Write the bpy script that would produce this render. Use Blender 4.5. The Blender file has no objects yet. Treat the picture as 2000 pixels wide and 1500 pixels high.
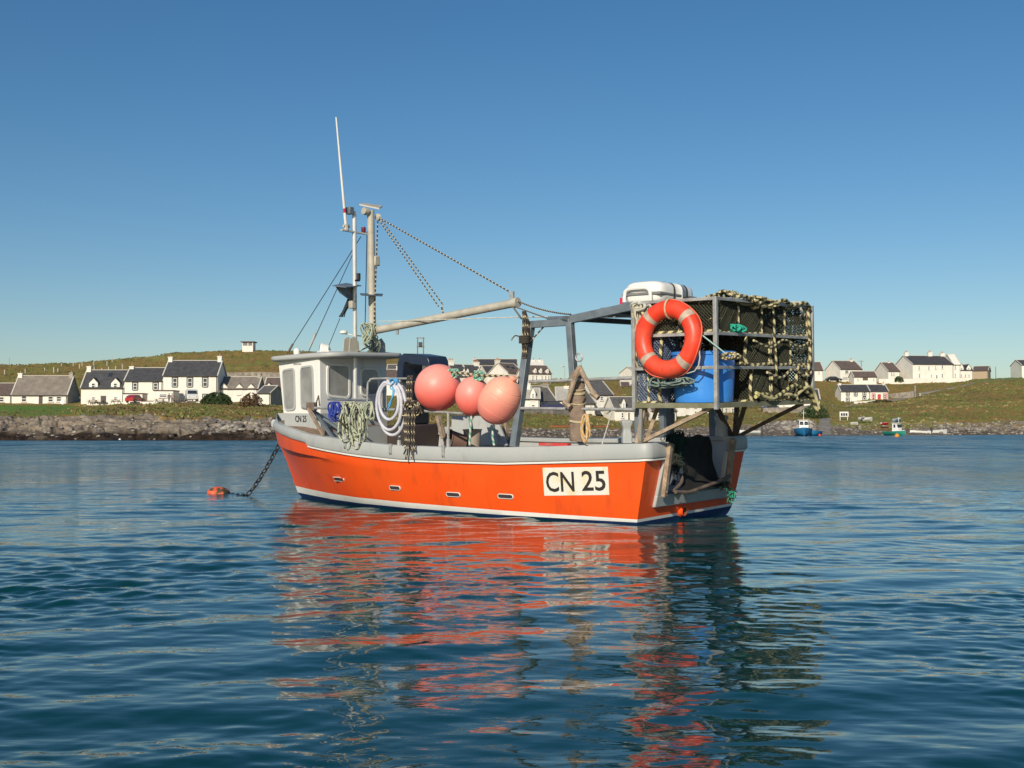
import bpy, bmesh, math, random
import numpy as np
from mathutils import Vector, Matrix, noise as mnoise
random.seed(7); rng = np.random.default_rng(7)
R_ = math.radians
scene = bpy.context.scene
COL = scene.collection

# ------------------------------------------------------------------ camera
F, HOR, CAMH = 2328.0, 836.0, 1.04          # focal length and eye level in photo pixels, eye height in metres
cam_d = bpy.data.cameras.new('camera'); cam_d.sensor_width = 36.0; cam_d.lens = 36.0*F/2000
cam_d.clip_start = 0.05; cam_d.clip_end = 20000
cam = bpy.data.objects.new('camera', cam_d); COL.objects.link(cam)
PIT = math.atan((HOR-750)/F)
cam.location = (0, 0, CAMH); cam.rotation_euler = (math.pi/2+PIT, 0, 0)
scene.camera = cam

# ------------------------------------------------------------------ sky, sun, exposure
SUN_EL = R_(26); SUN_DIR = Vector((-0.33, -0.944, 0)).normalized()
world = bpy.data.worlds.new('World'); scene.world = world; world.use_nodes = True
nt = world.node_tree; bg = nt.nodes['Background']
sky = nt.nodes.new('ShaderNodeTexSky'); sky.sky_type = 'NISHITA'; sky.sun_disc = False
sky.sun_elevation = SUN_EL; sky.sun_rotation = math.atan2(SUN_DIR.x, SUN_DIR.y)
sky.altitude = 0; sky.air_density = 1.0; sky.dust_density = 0.4; sky.ozone_density = 3.2
hs = nt.nodes.new('ShaderNodeHueSaturation'); hs.inputs['Saturation'].default_value = 1.24; hs.inputs['Value'].default_value = 1.0; hs.inputs['Hue'].default_value = .4985
nt.links.new(sky.outputs[0], hs.inputs['Color']); nt.links.new(hs.outputs[0], bg.inputs[0]); bg.inputs[1].default_value = 0.084
sd = bpy.data.lights.new('sun', 'SUN'); sd.energy = 4.3; sd.angle = R_(0.5); sd.color = (1.0, 0.90, 0.74)
sun = bpy.data.objects.new('sun', sd); COL.objects.link(sun)
sv = Vector((SUN_DIR.x*math.cos(SUN_EL), SUN_DIR.y*math.cos(SUN_EL), math.sin(SUN_EL)))
sun.rotation_euler = sv.to_track_quat('Z', 'Y').to_euler(); sun.location = sv*50
scene.view_settings.view_transform = 'Standard'; scene.view_settings.look = 'None'
scene.view_settings.exposure = 0.0; scene.view_settings.gamma = 1.0
scene.render.engine = 'CYCLES'

# ------------------------------------------------------------------ measuring helpers
def ray(px, py):
    a = (px-1000)/F; b = (750-py)/F; c, s = math.cos(PIT), math.sin(PIT)
    return Vector((a, c-b*s, s+b*c))
def at(px, py, D):                      # world point seen at a photo pixel, D metres out
    d = ray(px, py); return Vector((0, 0, CAMH)) + d*(D/d.y)
def zat(py, D): return at(1000, py, D).z
# boat frame: u forward from the transom, v to starboard, w up
YAW, HEEL, TRIM = 2.4577, .036, .0133
BO = Vector((2.073, 13.626, 0))
_f = Vector((math.cos(YAW), math.sin(YAW), 0)); _r = Vector((math.sin(YAW), -math.cos(YAW), 0)); _z = Vector((0, 0, 1))
f2 = _f*math.cos(TRIM)+_z*math.sin(TRIM); _z2 = _z*math.cos(TRIM)-_f*math.sin(TRIM)
r2 = _r*math.cos(HEEL)+_z2*math.sin(HEEL); z3 = _z2*math.cos(HEEL)-_r*math.sin(HEEL)
BM = Matrix.Translation(BO) @ Matrix(((f2.x, -r2.x, z3.x), (f2.y, -r2.y, z3.y), (f2.z, -r2.z, z3.z))).to_4x4()
BMI = BM.inverted()
def L(u, v, w): return Vector((u, -v, w))          # boat coordinates -> local mesh coordinates
def pb(px, py, **k):                    # boat coordinates (u,v,w) of a photo pixel on the plane u=, v= or w=
    d = BMI.to_3x3() @ ray(px, py); o = BMI @ Vector((0, 0, CAMH))
    i = {'u': 0, 'v': 1, 'w': 2}[list(k)[0]]; q = list(k.values())[0]
    if i == 1: q = -q
    p = o + d*((q-o[i])/d[i]); return (p.x, -p.y, p.z)
def LP(px, py, **k): return L(*pb(px, py, **k))

# ------------------------------------------------------------------ materials
MATS = {}
def M(name, col, rough=.6, metal=0., var=.12, scale=6., col2=None, mix=.5, sharp=.15, bump=0., bscale=40., spec=.5, coat=0., sss=0.):
    if name in MATS: return MATS[name]
    m = bpy.data.materials.new(name); m.use_nodes = True; t = m.node_tree; b = t.nodes['Principled BSDF']
    tc = t.nodes.new('ShaderNodeTexCoord'); n = t.nodes.new('ShaderNodeTexNoise')
    n.inputs['Scale'].default_value = scale; n.inputs['Detail'].default_value = 6; n.inputs['Roughness'].default_value = .6
    t.links.new(tc.outputs['Object'], n.inputs['Vector'])
    r = t.nodes.new('ShaderNodeValToRGB')
    r.color_ramp.elements[0].position = mix-sharp; r.color_ramp.elements[1].position = mix+sharp
    c2 = col2 if col2 else tuple(min(1, c*(1+var)) for c in col)
    c1 = col if col2 else tuple(c*(1-var) for c in col)
    r.color_ramp.elements[0].color = (*c1, 1); r.color_ramp.elements[1].color = (*c2, 1)
    t.links.new(n.outputs['Fac'], r.inputs[0]); t.links.new(r.outputs[0], b.inputs['Base Color'])
    b.inputs['Roughness'].default_value = rough; b.inputs['Metallic'].default_value = metal
    b.inputs['Specular IOR Level'].default_value = spec
    if coat: b.inputs['Coat Weight'].default_value = coat; b.inputs['Coat Roughness'].default_value = .1
    if sss: b.inputs['Subsurface Weight'].default_value = sss; b.inputs['Subsurface Radius'].default_value = (.1, .04, .03); b.inputs['Subsurface Scale'].default_value = .3
    if bump:
        n2 = t.nodes.new('ShaderNodeTexNoise'); n2.inputs['Scale'].default_value = bscale; n2.inputs['Detail'].default_value = 5
        t.links.new(tc.outputs['Object'], n2.inputs['Vector'])
        bp = t.nodes.new('ShaderNodeBump'); bp.inputs['Strength'].default_value = bump; bp.inputs['Distance'].default_value = .02
        t.links.new(n2.outputs['Fac'], bp.inputs['Height']); t.links.new(bp.outputs[0], b.inputs['Normal'])
    MATS[name] = m; return m
def weather(m, col, amt, sc, lo=.56, hi=.72):      # stains running down the surface: a second, stretched noise mixed over the base colour
    t = m.node_tree; N = t.nodes.new; b = t.nodes['Principled BSDF']; src = b.inputs['Base Color'].links[0].from_socket
    tc = N('ShaderNodeTexCoord'); mp = N('ShaderNodeMapping'); mp.inputs['Scale'].default_value = sc; n = N('ShaderNodeTexNoise'); n.inputs['Scale'].default_value = 1; n.inputs['Detail'].default_value = 7; n.inputs['Roughness'].default_value = .65
    t.links.new(tc.outputs['Object'], mp.inputs[0]); t.links.new(mp.outputs[0], n.inputs['Vector'])
    mr = N('ShaderNodeMapRange'); mr.inputs[1].default_value = lo; mr.inputs[2].default_value = hi; mr.inputs[4].default_value = amt; t.links.new(n.outputs['Fac'], mr.inputs[0])
    mx = N('ShaderNodeMix'); mx.data_type = 'RGBA'; t.links.new(mr.outputs[0], mx.inputs[0]); t.links.new(src, mx.inputs[6]); mx.inputs[7].default_value = (*col, 1); t.links.new(mx.outputs[2], b.inputs['Base Color']); return m
def glass(name, col, rough=.08):
    if name in MATS: return MATS[name]
    m = bpy.data.materials.new(name); m.use_nodes = True; b = m.node_tree.nodes['Principled BSDF']
    b.inputs['Base Color'].default_value = (*col, 1); b.inputs['Roughness'].default_value = rough; b.inputs['Specular IOR Level'].default_value = .6
    MATS[name] = m; return m

# ------------------------------------------------------------------ mesh builder
class MB:
    def __init__(s): s.v = []; s.f = []; s.m = []
    def add(s, vs, fs, mat=0):
        o = len(s.v); s.v += [tuple(v) for v in vs]
        for i, f in enumerate(fs):
            s.f.append(tuple(o+j for j in f)); s.m.append(mat[i] if isinstance(mat, list) else mat)
    def hexa(s, a, mat=0):          # 8 corners: bottom 4 loop, top 4 loop
        s.add(a, [(0, 3, 2, 1), (4, 5, 6, 7), (0, 1, 5, 4), (1, 2, 6, 5), (2, 3, 7, 6), (3, 0, 4, 7)], mat)
    def box(s, x0, x1, y0, y1, z0, z1, mat=0, M3=None):
        a = [Vector(p) for p in ((x0, y0, z0), (x1, y0, z0), (x1, y1, z0), (x0, y1, z0), (x0, y0, z1), (x1, y0, z1), (x1, y1, z1), (x0, y1, z1))]
        if M3: a = [M3 @ p for p in a]
        s.hexa(a, mat)
    def bar(s, p, q, w, h=None, up=(0, 0, 1), mat=0):
        p = Vector(p); q = Vector(q); h = h or w; d = (q-p).normalized(); up = Vector(up)
        if abs(d.dot(up)) > .97: up = Vector((1, 0, 0))
        x = d.cross(up).normalized()*w/2; y = x.cross(d).normalized()*h/2
        s.hexa([p-x-y, p+x-y, p+x+y, p-x+y, q-x-y, q+x-y, q+x+y, q-x+y], mat)
    def tube(s, path, r, n=8, mat=0, stripe=None, closed=False, cap=True):
        path = [Vector(p) for p in path]; N = len(path)
        if N < 2: return
        rs = r if isinstance(r, (list, tuple)) else [r]*N
        t0 = (path[1]-path[0]).normalized(); a = Vector((0, 0, 1)) if abs(t0.z) < .9 else Vector((1, 0, 0))
        x = t0.cross(a).normalized(); vs = []
        for i, p in enumerate(path):
            if closed: t = (path[(i+1) % N]-path[i-1])
            else: t = path[min(i+1, N-1)]-path[max(i-1, 0)]
            if t.length < 1e-9: t = t0
            t.normalize(); x = x-t*x.dot(t)
            if x.length < 1e-6: x = t.orthogonal()
            x.normalize(); y = t.cross(x)
            for k in range(n):
                an = 2*math.pi*k/n; vs.append(p+(x*math.cos(an)+y*math.sin(an))*rs[i])
        fs = []; ms = []
        for i in range(N if closed else N-1):
            j = (i+1) % N
            for k in range(n):
                k2 = (k+1) % n; fs.append((i*n+k, i*n+k2, j*n+k2, j*n+k))
                ms.append(mat if stripe is None else stripe(i, k))
        if cap and not closed:
            fs.append(tuple(range(n-1, -1, -1))); ms.append(mat); fs.append(tuple((N-1)*n+k for k in range(n))); ms.append(mat)
        s.add(vs, fs, ms)
    def lathe(s, prof, c=(0, 0, 0), n=24, mat=0, axis=None, capb=True, capt=True):   # prof: (r,z)
        Q = Matrix.Identity(3) if axis is None else Vector((0, 0, 1)).rotation_difference(Vector(axis)).to_matrix()
        c = Vector(c); vs = []
        for r, z in prof:
            for k in range(n):
                an = 2*math.pi*k/n; vs.append(c+Q @ Vector((r*math.cos(an), r*math.sin(an), z)))
        fs = []; ms = []
        for i in range(len(prof)-1):
            for k in range(n):
                k2 = (k+1) % n; fs.append((i*n+k, i*n+k2, (i+1)*n+k2, (i+1)*n+k)); ms.append(mat[i] if isinstance(mat, list) else mat)
        m0 = mat[0] if isinstance(mat, list) else mat
        if capb: fs.append(tuple(range(n-1, -1, -1))); ms.append(m0)
        if capt: fs.append(tuple((len(prof)-1)*n+k for k in range(n))); ms.append(m0)
        s.add(vs, fs, ms)
    def ball(s, c, r, n=12, mat=0, sq=(1, 1, 1), axis=None):
        prof = [(max(1e-4, math.sin(math.pi*i/n))*r, -math.cos(math.pi*i/n)*r*sq[2]) for i in range(n+1)]
        s.lathe(prof, c, n*2, mat, axis)
    def prism(s, poly, d, mat=0):       # poly: 3D points, d: extrusion vector
        poly = [Vector(p) for p in poly]; d = Vector(d); n = len(poly)
        s.add(poly+[p+d for p in poly], [tuple(range(n-1, -1, -1)), tuple(range(n, 2*n))]+[(i, (i+1) % n, n+(i+1) % n, n+i) for i in range(n)], mat)
    def loft(s, rings, mat=0, closed=True, capa=True, capb=True):   # mat may be a list per ring-edge
        n = len(rings[0]); vs = [p for r in rings for p in r]; fs = []; ms = []
        for i in range(len(rings)-1):
            for k in range(n if closed else n-1):
                k2 = (k+1) % n; fs.append((i*n+k, i*n+k2, (i+1)*n+k2, (i+1)*n+k)); ms.append(mat[k] if isinstance(mat, list) else mat)
        m0 = mat[0] if isinstance(mat, list) else mat
        if closed and capa: fs.append(tuple(range(n-1, -1, -1))); ms.append(m0)
        if closed and capb: fs.append(tuple((len(rings)-1)*n+k for k in range(n))); ms.append(m0)
        s.add(vs, fs, ms)
    def build(s, name, mats, parent=None, base=None, sharp=35, bevel=0, recalc=True, mw=None):
        me = bpy.data.meshes.new(name)
        vs = s.v
        if base is not None: vs = [(v[0]-base[0], v[1]-base[1], v[2]-base[2]) for v in vs]
        me.from_pydata(vs, [], s.f)
        if not isinstance(mats, (list, tuple)): mats = [mats]
        for m in mats: me.materials.append(m)
        me.polygons.foreach_set('material_index', s.m)
        if recalc:
            b = bmesh.new(); b.from_mesh(me); bmesh.ops.recalc_face_normals(b, faces=b.faces); b.to_mesh(me); b.free()
        me.polygons.foreach_set('use_smooth', [True]*len(me.polygons)); me.set_sharp_from_angle(angle=R_(sharp)); me.update()
        o = bpy.data.objects.new(name, me); COL.objects.link(o)
        if parent is not None: o.parent = parent
        if mw is not None: o.matrix_world = mw
        if base is not None:
            if mw is not None: o.matrix_world = mw @ Matrix.Translation(base)
            else: o.location = base
        if bevel:
            md = o.modifiers.new('bevel', 'BEVEL'); md.width = bevel; md.segments = 2; md.limit_method = 'ANGLE'; md.angle_limit = R_(40)
        return o
def tag(o, label=None, cat=None, group=None, kind=None):
    if label: o['label'] = label
    if cat: o['category'] = cat
    if group: o['group'] = group
    if kind: o['kind'] = kind
    return o
def empty(name, mw, label, cat, group=None):
    o = bpy.data.objects.new(name, None); o.empty_display_size = .2; COL.objects.link(o); o.matrix_world = mw
    return tag(o, label, cat, group)
def bthing(mb, name, mats, base, label, cat, group=None, **k):      # a thing of one mesh resting on the boat (mesh in boat-local coords)
    o = mb.build(name, mats, base=base, mw=BM, **k); return tag(o, label, cat, group)
def interp(x, xs, ys): return float(np.interp(x, xs, ys))
def bez(p0, p1, p2, n=12):
    p0, p1, p2 = Vector(p0), Vector(p1), Vector(p2)
    return [p0*(1-t)**2+p1*2*t*(1-t)+p2*t*t for t in [i/n for i in range(n+1)]]
def smooth_path(pts, n=6):                  # Catmull-Rom
    P = [Vector(p) for p in pts]; out = []
    for i in range(len(P)-1):
        a = P[max(i-1, 0)]; b = P[i]; c = P[i+1]; d = P[min(i+2, len(P)-1)]
        for k in range(n):
            t = k/n; out.append(.5*((2*b)+(c-a)*t+(2*a-5*b+4*c-d)*t*t+(3*b-a-3*c+d)*t**3))
    out.append(P[-1]); return out
def resample(path, step):
    P = [Vector(p) for p in path]; out = [P[0]]; acc = 0.
    for i in range(len(P)-1):
        seg = P[i+1]-P[i]; l = seg.length
        if l < 1e-9: continue
        d = step-acc
        while d <= l: out.append(P[i]+seg*(d/l)); d += step
        acc = (l-(d-step))
    return out
def text_mesh(s, size, name='t', thick=0.):
    cu = bpy.data.curves.new(name, 'FONT'); cu.body = s; cu.size = size; cu.offset = thick; cu.resolution_u = 3
    o = bpy.data.objects.new(name, cu); COL.objects.link(o)
    dg = bpy.context.evaluated_depsgraph_get(); me = bpy.data.meshes.new_from_object(o.evaluated_get(dg))
    V = [v.co.copy() for v in me.vertices]; Fc = [tuple(p.vertices) for p in me.polygons]
    bpy.data.objects.remove(o); bpy.data.meshes.remove(me)
    x0 = min(v.x for v in V); x1 = max(v.x for v in V); y0 = min(v.y for v in V); y1 = max(v.y for v in V)
    return [((v.x-x0)/(x1-x0), (v.y-y0)/(y1-y0)) for v in V], Fc

# numpy value noise
def vnoise(x, y, seed=0):
    xi = np.floor(x).astype(np.int64); yi = np.floor(y).astype(np.int64); xf = x-xi; yf = y-yi
    def h(a, b):
        n = (a*374761393+b*668265263+seed*1442695041) & 0xffffffff
        n = ((n ^ (n >> 13))*1274126177) & 0xffffffff
        return ((n ^ (n >> 16)) & 0xffff)/65535.
    u = xf*xf*(3-2*xf); v = yf*yf*(3-2*yf)
    return (h(xi, yi)*(1-u)+h(xi+1, yi)*u)*(1-v)+(h(xi, yi+1)*(1-u)+h(xi+1, yi+1)*u)*v
def fbm(x, y, o=4, seed=0, ridge=False):
    s = 0; a = .5; t = 0
    for k in range(o):
        n = vnoise(x*2**k+17.3*k, y*2**k-9.1*k, seed+k)
        if ridge: n = 1-abs(2*n-1)
        s = s+a*n; t += a; a *= .5
    return s/t
def grid_mesh(name, X, Y, Z, mat, attrs=None):
    r, c = X.shape; me = bpy.data.meshes.new(name)
    co = np.stack([X, Y, Z], -1).reshape(-1, 3).astype(np.float32)
    i = np.arange(r*c).reshape(r, c); q = np.stack([i[:-1, :-1], i[:-1, 1:], i[1:, 1:], i[1:, :-1]], -1).reshape(-1, 4)
    me.vertices.add(len(co)); me.vertices.foreach_set('co', co.ravel())
    me.loops.add(q.size); me.loops.foreach_set('vertex_index', q.ravel().astype(np.int32))
    me.polygons.add(len(q)); me.polygons.foreach_set('loop_start', np.arange(0, q.size, 4, dtype=np.int32))
    me.update(calc_edges=True); me.polygons.foreach_set('use_smooth', np.ones(len(q), dtype=bool))
    for k, A in (attrs or {}).items():
        at_ = me.attributes.new(k, 'FLOAT', 'POINT'); at_.data.foreach_set('value', A.ravel().astype(np.float32))
    me.materials.append(mat); me.validate(); o = bpy.data.objects.new(name, me); COL.objects.link(o); return o
# ================================================================== WATER
def water_mat():
    m = bpy.data.materials.new('sea_water'); m.use_nodes = True; t = m.node_tree; b = t.nodes['Principled BSDF']
    b.inputs['Base Color'].default_value = (.001, .040, .040, 1); b.inputs['Roughness'].default_value = .035
    b.inputs['IOR'].default_value = 1.333; b.inputs['Specular IOR Level'].default_value = .5
    tc = t.nodes.new('ShaderNodeTexCoord'); last = None
    for sx, sy, dist, near_, far_, rot in ((1.0, 2.6, .050, .0, 1., .25), (2.4, 6.5, .024, .12, 1., .12), (6., 15., .0075, .16, 1., -.15)):
        mp = t.nodes.new('ShaderNodeMapping'); mp.inputs['Scale'].default_value = (sx, sy, 1); mp.inputs['Rotation'].default_value = (0, 0, rot)
        n = t.nodes.new('ShaderNodeTexNoise'); n.inputs['Scale'].default_value = 1; n.inputs['Detail'].default_value = 3; n.inputs['Roughness'].default_value = .5
        bp = t.nodes.new('ShaderNodeBump'); bp.inputs['Distance'].default_value = dist
        t.links.new(tc.outputs['Object'], mp.inputs[0]); t.links.new(mp.outputs[0], n.inputs['Vector']); t.links.new(n.outputs['Fac'], bp.inputs['Height'])
        if last: t.links.new(last.outputs[0], bp.inputs['Normal'])
        at_ = t.nodes.new('ShaderNodeAttribute'); at_.attribute_name = 'chop'; mr = t.nodes.new('ShaderNodeMath'); mr.operation = 'MULTIPLY_ADD'; mr.inputs[1].default_value = far_-near_; mr.inputs[2].default_value = near_
        t.links.new(at_.outputs['Fac'], mr.inputs[0]); t.links.new(mr.outputs[0], bp.inputs['Strength'])
        last = bp
    # unresolved chop far out: roughness grows with distance, in wind streaks
    N = t.nodes.new; a = N('ShaderNodeAttribute'); a.attribute_name = 'farchop'; mp = N('ShaderNodeMapping'); mp.inputs['Scale'].default_value = (.16, .32, 1); mp.inputs['Rotation'].default_value = (0, 0, .1)
    n = N('ShaderNodeTexNoise'); n.inputs['Scale'].default_value = 1; n.inputs['Detail'].default_value = 5; n.inputs['Roughness'].default_value = .75
    t.links.new(tc.outputs['Object'], mp.inputs[0]); t.links.new(mp.outputs[0], n.inputs['Vector'])
    r = N('ShaderNodeMapRange'); r.inputs[1].default_value = .38; r.inputs[2].default_value = .62; r.inputs[3].default_value = .10; r.inputs[4].default_value = .27; t.links.new(n.outputs['Fac'], r.inputs[0])
    mu = N('ShaderNodeMath'); mu.operation = 'MULTIPLY_ADD'; mu.inputs[2].default_value = .03; t.links.new(a.outputs['Fac'], mu.inputs[0]); t.links.new(r.outputs[0], mu.inputs[1]); t.links.new(mu.outputs[0], b.inputs['Roughness'])
    # facets of the larger far-off wavelets: tilt the normal directly
    cur = last.outputs[0]
    for sc, ax, ay, an in (((.32, .10, 1), .10, .55, 'farchop'), ((1.1, .38, 1), .12, .34, 'farchop'), ((3.2, 1.3, 1), .12, .24, 'chop'), ((9., 4.5, 1), .06, .10, 'chop')):
        mp = N('ShaderNodeMapping'); mp.inputs['Scale'].default_value = sc; mp.inputs['Rotation'].default_value = (0, 0, .12); n = N('ShaderNodeTexNoise'); n.inputs['Scale'].default_value = 1; n.inputs['Detail'].default_value = 3; n.inputs['Roughness'].default_value = .6
        t.links.new(tc.outputs['Object'], mp.inputs[0]); t.links.new(mp.outputs[0], n.inputs['Vector'])
        sb = N('ShaderNodeVectorMath'); sb.operation = 'SUBTRACT'; sb.inputs[1].default_value = (.5, .5, .5); t.links.new(n.outputs['Color'], sb.inputs[0])
        ml = N('ShaderNodeVectorMath'); ml.operation = 'MULTIPLY'; ml.inputs[1].default_value = (ax, ay, 0); t.links.new(sb.outputs[0], ml.inputs[0])
        a2 = N('ShaderNodeAttribute'); a2.attribute_name = an; sl = N('ShaderNodeVectorMath'); sl.operation = 'SCALE'; t.links.new(ml.outputs[0], sl.inputs[0]); t.links.new(a2.outputs['Fac'], sl.inputs['Scale'])
        ad = N('ShaderNodeVectorMath'); ad.operation = 'ADD'; t.links.new(cur, ad.inputs[0]); t.links.new(sl.outputs[0], ad.inputs[1]); no = N('ShaderNodeVectorMath'); no.operation = 'NORMALIZE'; t.links.new(ad.outputs[0], no.inputs[0]); cur = no.outputs[0]
    # at grazing view the wave faces turned this way are the ones seen
    a2 = N('ShaderNodeAttribute'); a2.attribute_name = 'farchop'; sl = N('ShaderNodeVectorMath'); sl.operation = 'SCALE'; sl.inputs[0].default_value = (0, -.065, 0); t.links.new(a2.outputs['Fac'], sl.inputs['Scale'])
    ad = N('ShaderNodeVectorMath'); ad.operation = 'ADD'; t.links.new(cur, ad.inputs[0]); t.links.new(sl.outputs[0], ad.inputs[1]); no = N('ShaderNodeVectorMath'); no.operation = 'NORMALIZE'; t.links.new(ad.outputs[0], no.inputs[0])
    t.links.new(no.outputs[0], b.inputs['Normal']); return m
def build_water():
    # rows get farther apart with distance; long waves are real geometry, fine ripples are in the bump
    D = [1.2]
    while D[-1] < 60: D.append(D[-1]+max(.012, D[-1]**2*.00042))
    while D[-1] < 9000: D.append(D[-1]*1.06)
    D = np.array(D); near = 1.0
    T = np.concatenate([np.linspace(-6, -.62, 40), np.linspace(-.6, .6, 1000), np.linspace(.62, 6, 40)])
    Dg, Tg = np.meshgrid(D, T, indexing='ij'); X = Tg*Dg; Y = Dg.copy()
    Z = np.zeros_like(X); r = np.random.default_rng(3)
    lams = np.exp(r.uniform(math.log(.10), math.log(1.5), 130))
    patch = .12+2.9*np.clip(fbm(X*.45+5, Y*.35+3, 3, 5)-.28, 0, 1)
    lee = np.exp(-((X-.1)/2.6)**4)*np.clip((13.5-Y)/2, 0, 1)             # calmer water sheltered by the hull
    patch = patch*(1.75-1.2*lee)
    for lam in lams:
        th = r.normal(0, .36 if lam > .5 else .62)+math.pi/2+.12; k = 2*math.pi/lam
        if r.random() < .15: th += r.uniform(-1, 1)
        slope = .0103*min(1, (.7/lam)**.6); a = slope/k
        if lam < .6: aa = a*patch
        else: aa = a*(.85-.25*lee)
        fade = np.clip((lam/(np.maximum(.012, Y*Y*.00042)*3.2)-1)*1.2, 0, 1)
        xx = X+.25*np.sin(Y*.9+lam*9)+.3*np.sin(Y*.31+lam); ph = k*(xx*math.cos(th)+Y*math.sin(th))+r.uniform(0, 6.28)
        Z += aa*fade*(np.sin(ph)+.22*np.sin(2*ph+1.2))
    gust = np.clip((fbm(X*.55+1.7, Y*.6+8, 3, 15)-.40)*7, 0, 1)*(1-.65*lee)+.10      # small wind ripples in patches
    for lam in np.exp(r.uniform(math.log(.07), math.log(.24), 70)):
        th = r.normal(0, .75)+math.pi/2-.1; k = 2*math.pi/lam; fade = np.clip((lam/(np.maximum(.012, Y*Y*.00042)*3.)-1)*1.2, 0, 1)
        ph = k*(X*math.cos(th)+Y*math.sin(th)+.04*np.sin(X*3.1+lam*40)+.03*np.sin(Y*5.3+lam*70))+r.uniform(0, 6.28)
        Z += gust*fade*(.016/k)*np.sin(ph)
    Z *= np.clip((600-Y)/500, 0, 1)
    o = grid_mesh('sea', X, Y, Z, water_mat(), dict(chop=np.clip((Y-9)/20, 0, 1), farchop=np.clip((Y-13)/45, 0, 1)**.8)); tag(o, 'dark blue rippled sea of the bay around the boats', None, kind='structure'); return o
build_water()

# ================================================================== TERRAIN
SH = [(-1500, 95), (0, 101), (500, 101), (620, 103), (850, 106), (1000, 116), (1150, 128), (1300, 134), (1450, 150), (1600, 165), (1800, 174), (2000, 186), (3500, 200)]
def shore(px): return np.interp(px, [a for a, b in SH], [b for a, b in SH])
# (column, [(distance, photo row)...]) measured off the photograph
TC = [
 (-1500, [(106, 845), (125, 822), (160, 806), (200, 800), (232, 790), (300, 765), (420, 735), (620, 740)]),
 (0,    [(106, 845), (122, 818), (150, 810), (190, 803), (228, 789), (300, 758), (400, 714), (430, 713.5), (620, 730)]),
 (130,  [(106, 845), (122, 817), (150, 810), (190, 802), (228, 790), (300, 757), (400, 711), (430, 710), (620, 730)]),
 (175,  [(106, 843), (124, 812), (150, 806), (190, 799), (224, 790), (300, 755), (400, 708), (430, 707), (620, 725)]),
 (280,  [(106, 842), (126, 811), (150, 807), (190, 798), (224, 787), (300, 750), (400, 698), (430, 697), (620, 715)]),
 (350,  [(106, 843), (124, 816), (150, 807), (190, 797), (222, 784), (300, 748), (400, 690), (430, 689), (620, 710)]),
 (470,  [(106, 844), (122, 824), (150, 812), (190, 800), (222, 788), (300, 752), (400, 686), (430, 685), (620, 705)]),
 (560,  [(106, 846), (122, 828), (150, 814), (190, 802), (222, 790), (300, 752), (400, 687), (430, 686), (620, 705)]),
 (700,  [(110, 848), (130, 832), (160, 818), (200, 806), (222, 792), (300, 755), (400, 692), (430, 691), (620, 710)]),
 (780,  [(112, 848), (135, 835), (160, 822), (200, 808), (240, 785), (300, 755), (400, 700), (430, 699.5), (620, 715)]),
 (850,  [(112, 848), (140, 838), (165, 823), (195, 808), (240, 788), (285, 748), (330, 733), (380, 722), (430, 721), (620, 735)]),
 (900,  [(114, 848), (140, 838), (165, 823), (195, 808), (240, 780), (285, 746), (330, 738), (430, 735), (620, 740)]),
 (1080, [(130, 850), (150, 839), (170, 827), (192, 815), (200, 809), (210, 803), (240, 775), (262, 748), (300, 744), (350, 741), (620, 760)]),
 (1140, [(136, 850), (155, 839), (172, 827), (192, 816), (204, 811), (214, 806), (240, 780), (262, 752), (300, 745), (350, 739), (620, 760)]),
 (1200, [(136, 850), (160, 838), (180, 828), (204, 824), (225, 808), (250, 778), (300, 748), (350, 739), (620, 760)]),
 (1300, [(142, 852), (165, 838), (185, 829), (206, 823), (222, 812), (250, 788), (290, 757), (350, 742), (620, 760)]),
 (1420, [(156, 848), (170, 838), (190, 826), (218, 813), (240, 800), (270, 780), (320, 750), (360, 744), (620, 760)]),
 (1500, [(160, 848), (176, 838), (195, 824), (228, 802), (250, 795), (270, 775), (330, 748), (370, 745), (620, 760)]),
 (1590, [(170, 846), (186, 836), (205, 816), (236, 800), (262, 791), (290, 770), (330, 746), (370, 744), (620, 760)]),
 (1640, [(172, 845), (186, 834), (205, 816), (250, 798), (284, 791), (296, 780), (330, 746), (375, 744), (620, 760)]),
 (1735, [(178, 846), (192, 832), (215, 812), (255, 794), (285, 785), (300, 775), (335, 748), (380, 745), (620, 760)]),
 (1850, [(180, 846), (195, 832), (215, 810), (250, 785), (290, 768), (335, 747), (380, 743), (620, 760)]),
 (1930, [(188, 843), (200, 828), (215, 808), (245, 785), (285, 757), (335, 742), (380, 740), (620, 760)]),
 (2000, [(192, 842), (204, 826), (220, 808), (245, 780), (285, 753), (335, 740), (380, 738), (620, 755)]),
 (3500, [(206, 842), (220, 822), (260, 790), (300, 765), (380, 745), (620, 755)])]
def base_height(px, Dd):
    px = np.asarray(px, float); Dd = np.asarray(Dd, float); s = shore(px)
    xs = [c[0] for c in TC]; j = np.clip(np.searchsorted(xs, px)-1, 0, len(xs)-2)
    H = []
    for c, prof in TC:
        ss = float(shore(c)); d = [ss-8, ss]+[q[0] for q in prof]
        z = [-1.2, -.02]+[zat(q[1], q[0]) for q in prof]
        H.append((ss, d, z))
    out = np.zeros_like(px)
    X = np.array(xs)
    t = (px-X[j])/(X[j+1]-X[j]); t = t*t*(3-2*t)
    for k in range(len(xs)-1):
        mk = j == k
        if not mk.any(): continue
        a = np.interp(Dd[mk]-s[mk]+H[k][0], H[k][1], H[k][2]); b = np.interp(Dd[mk]-s[mk]+H[k+1][0], H[k+1][1], H[k+1][2])
        out[mk] = a*(1-t[mk])+b*t[mk]
    return out
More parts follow.
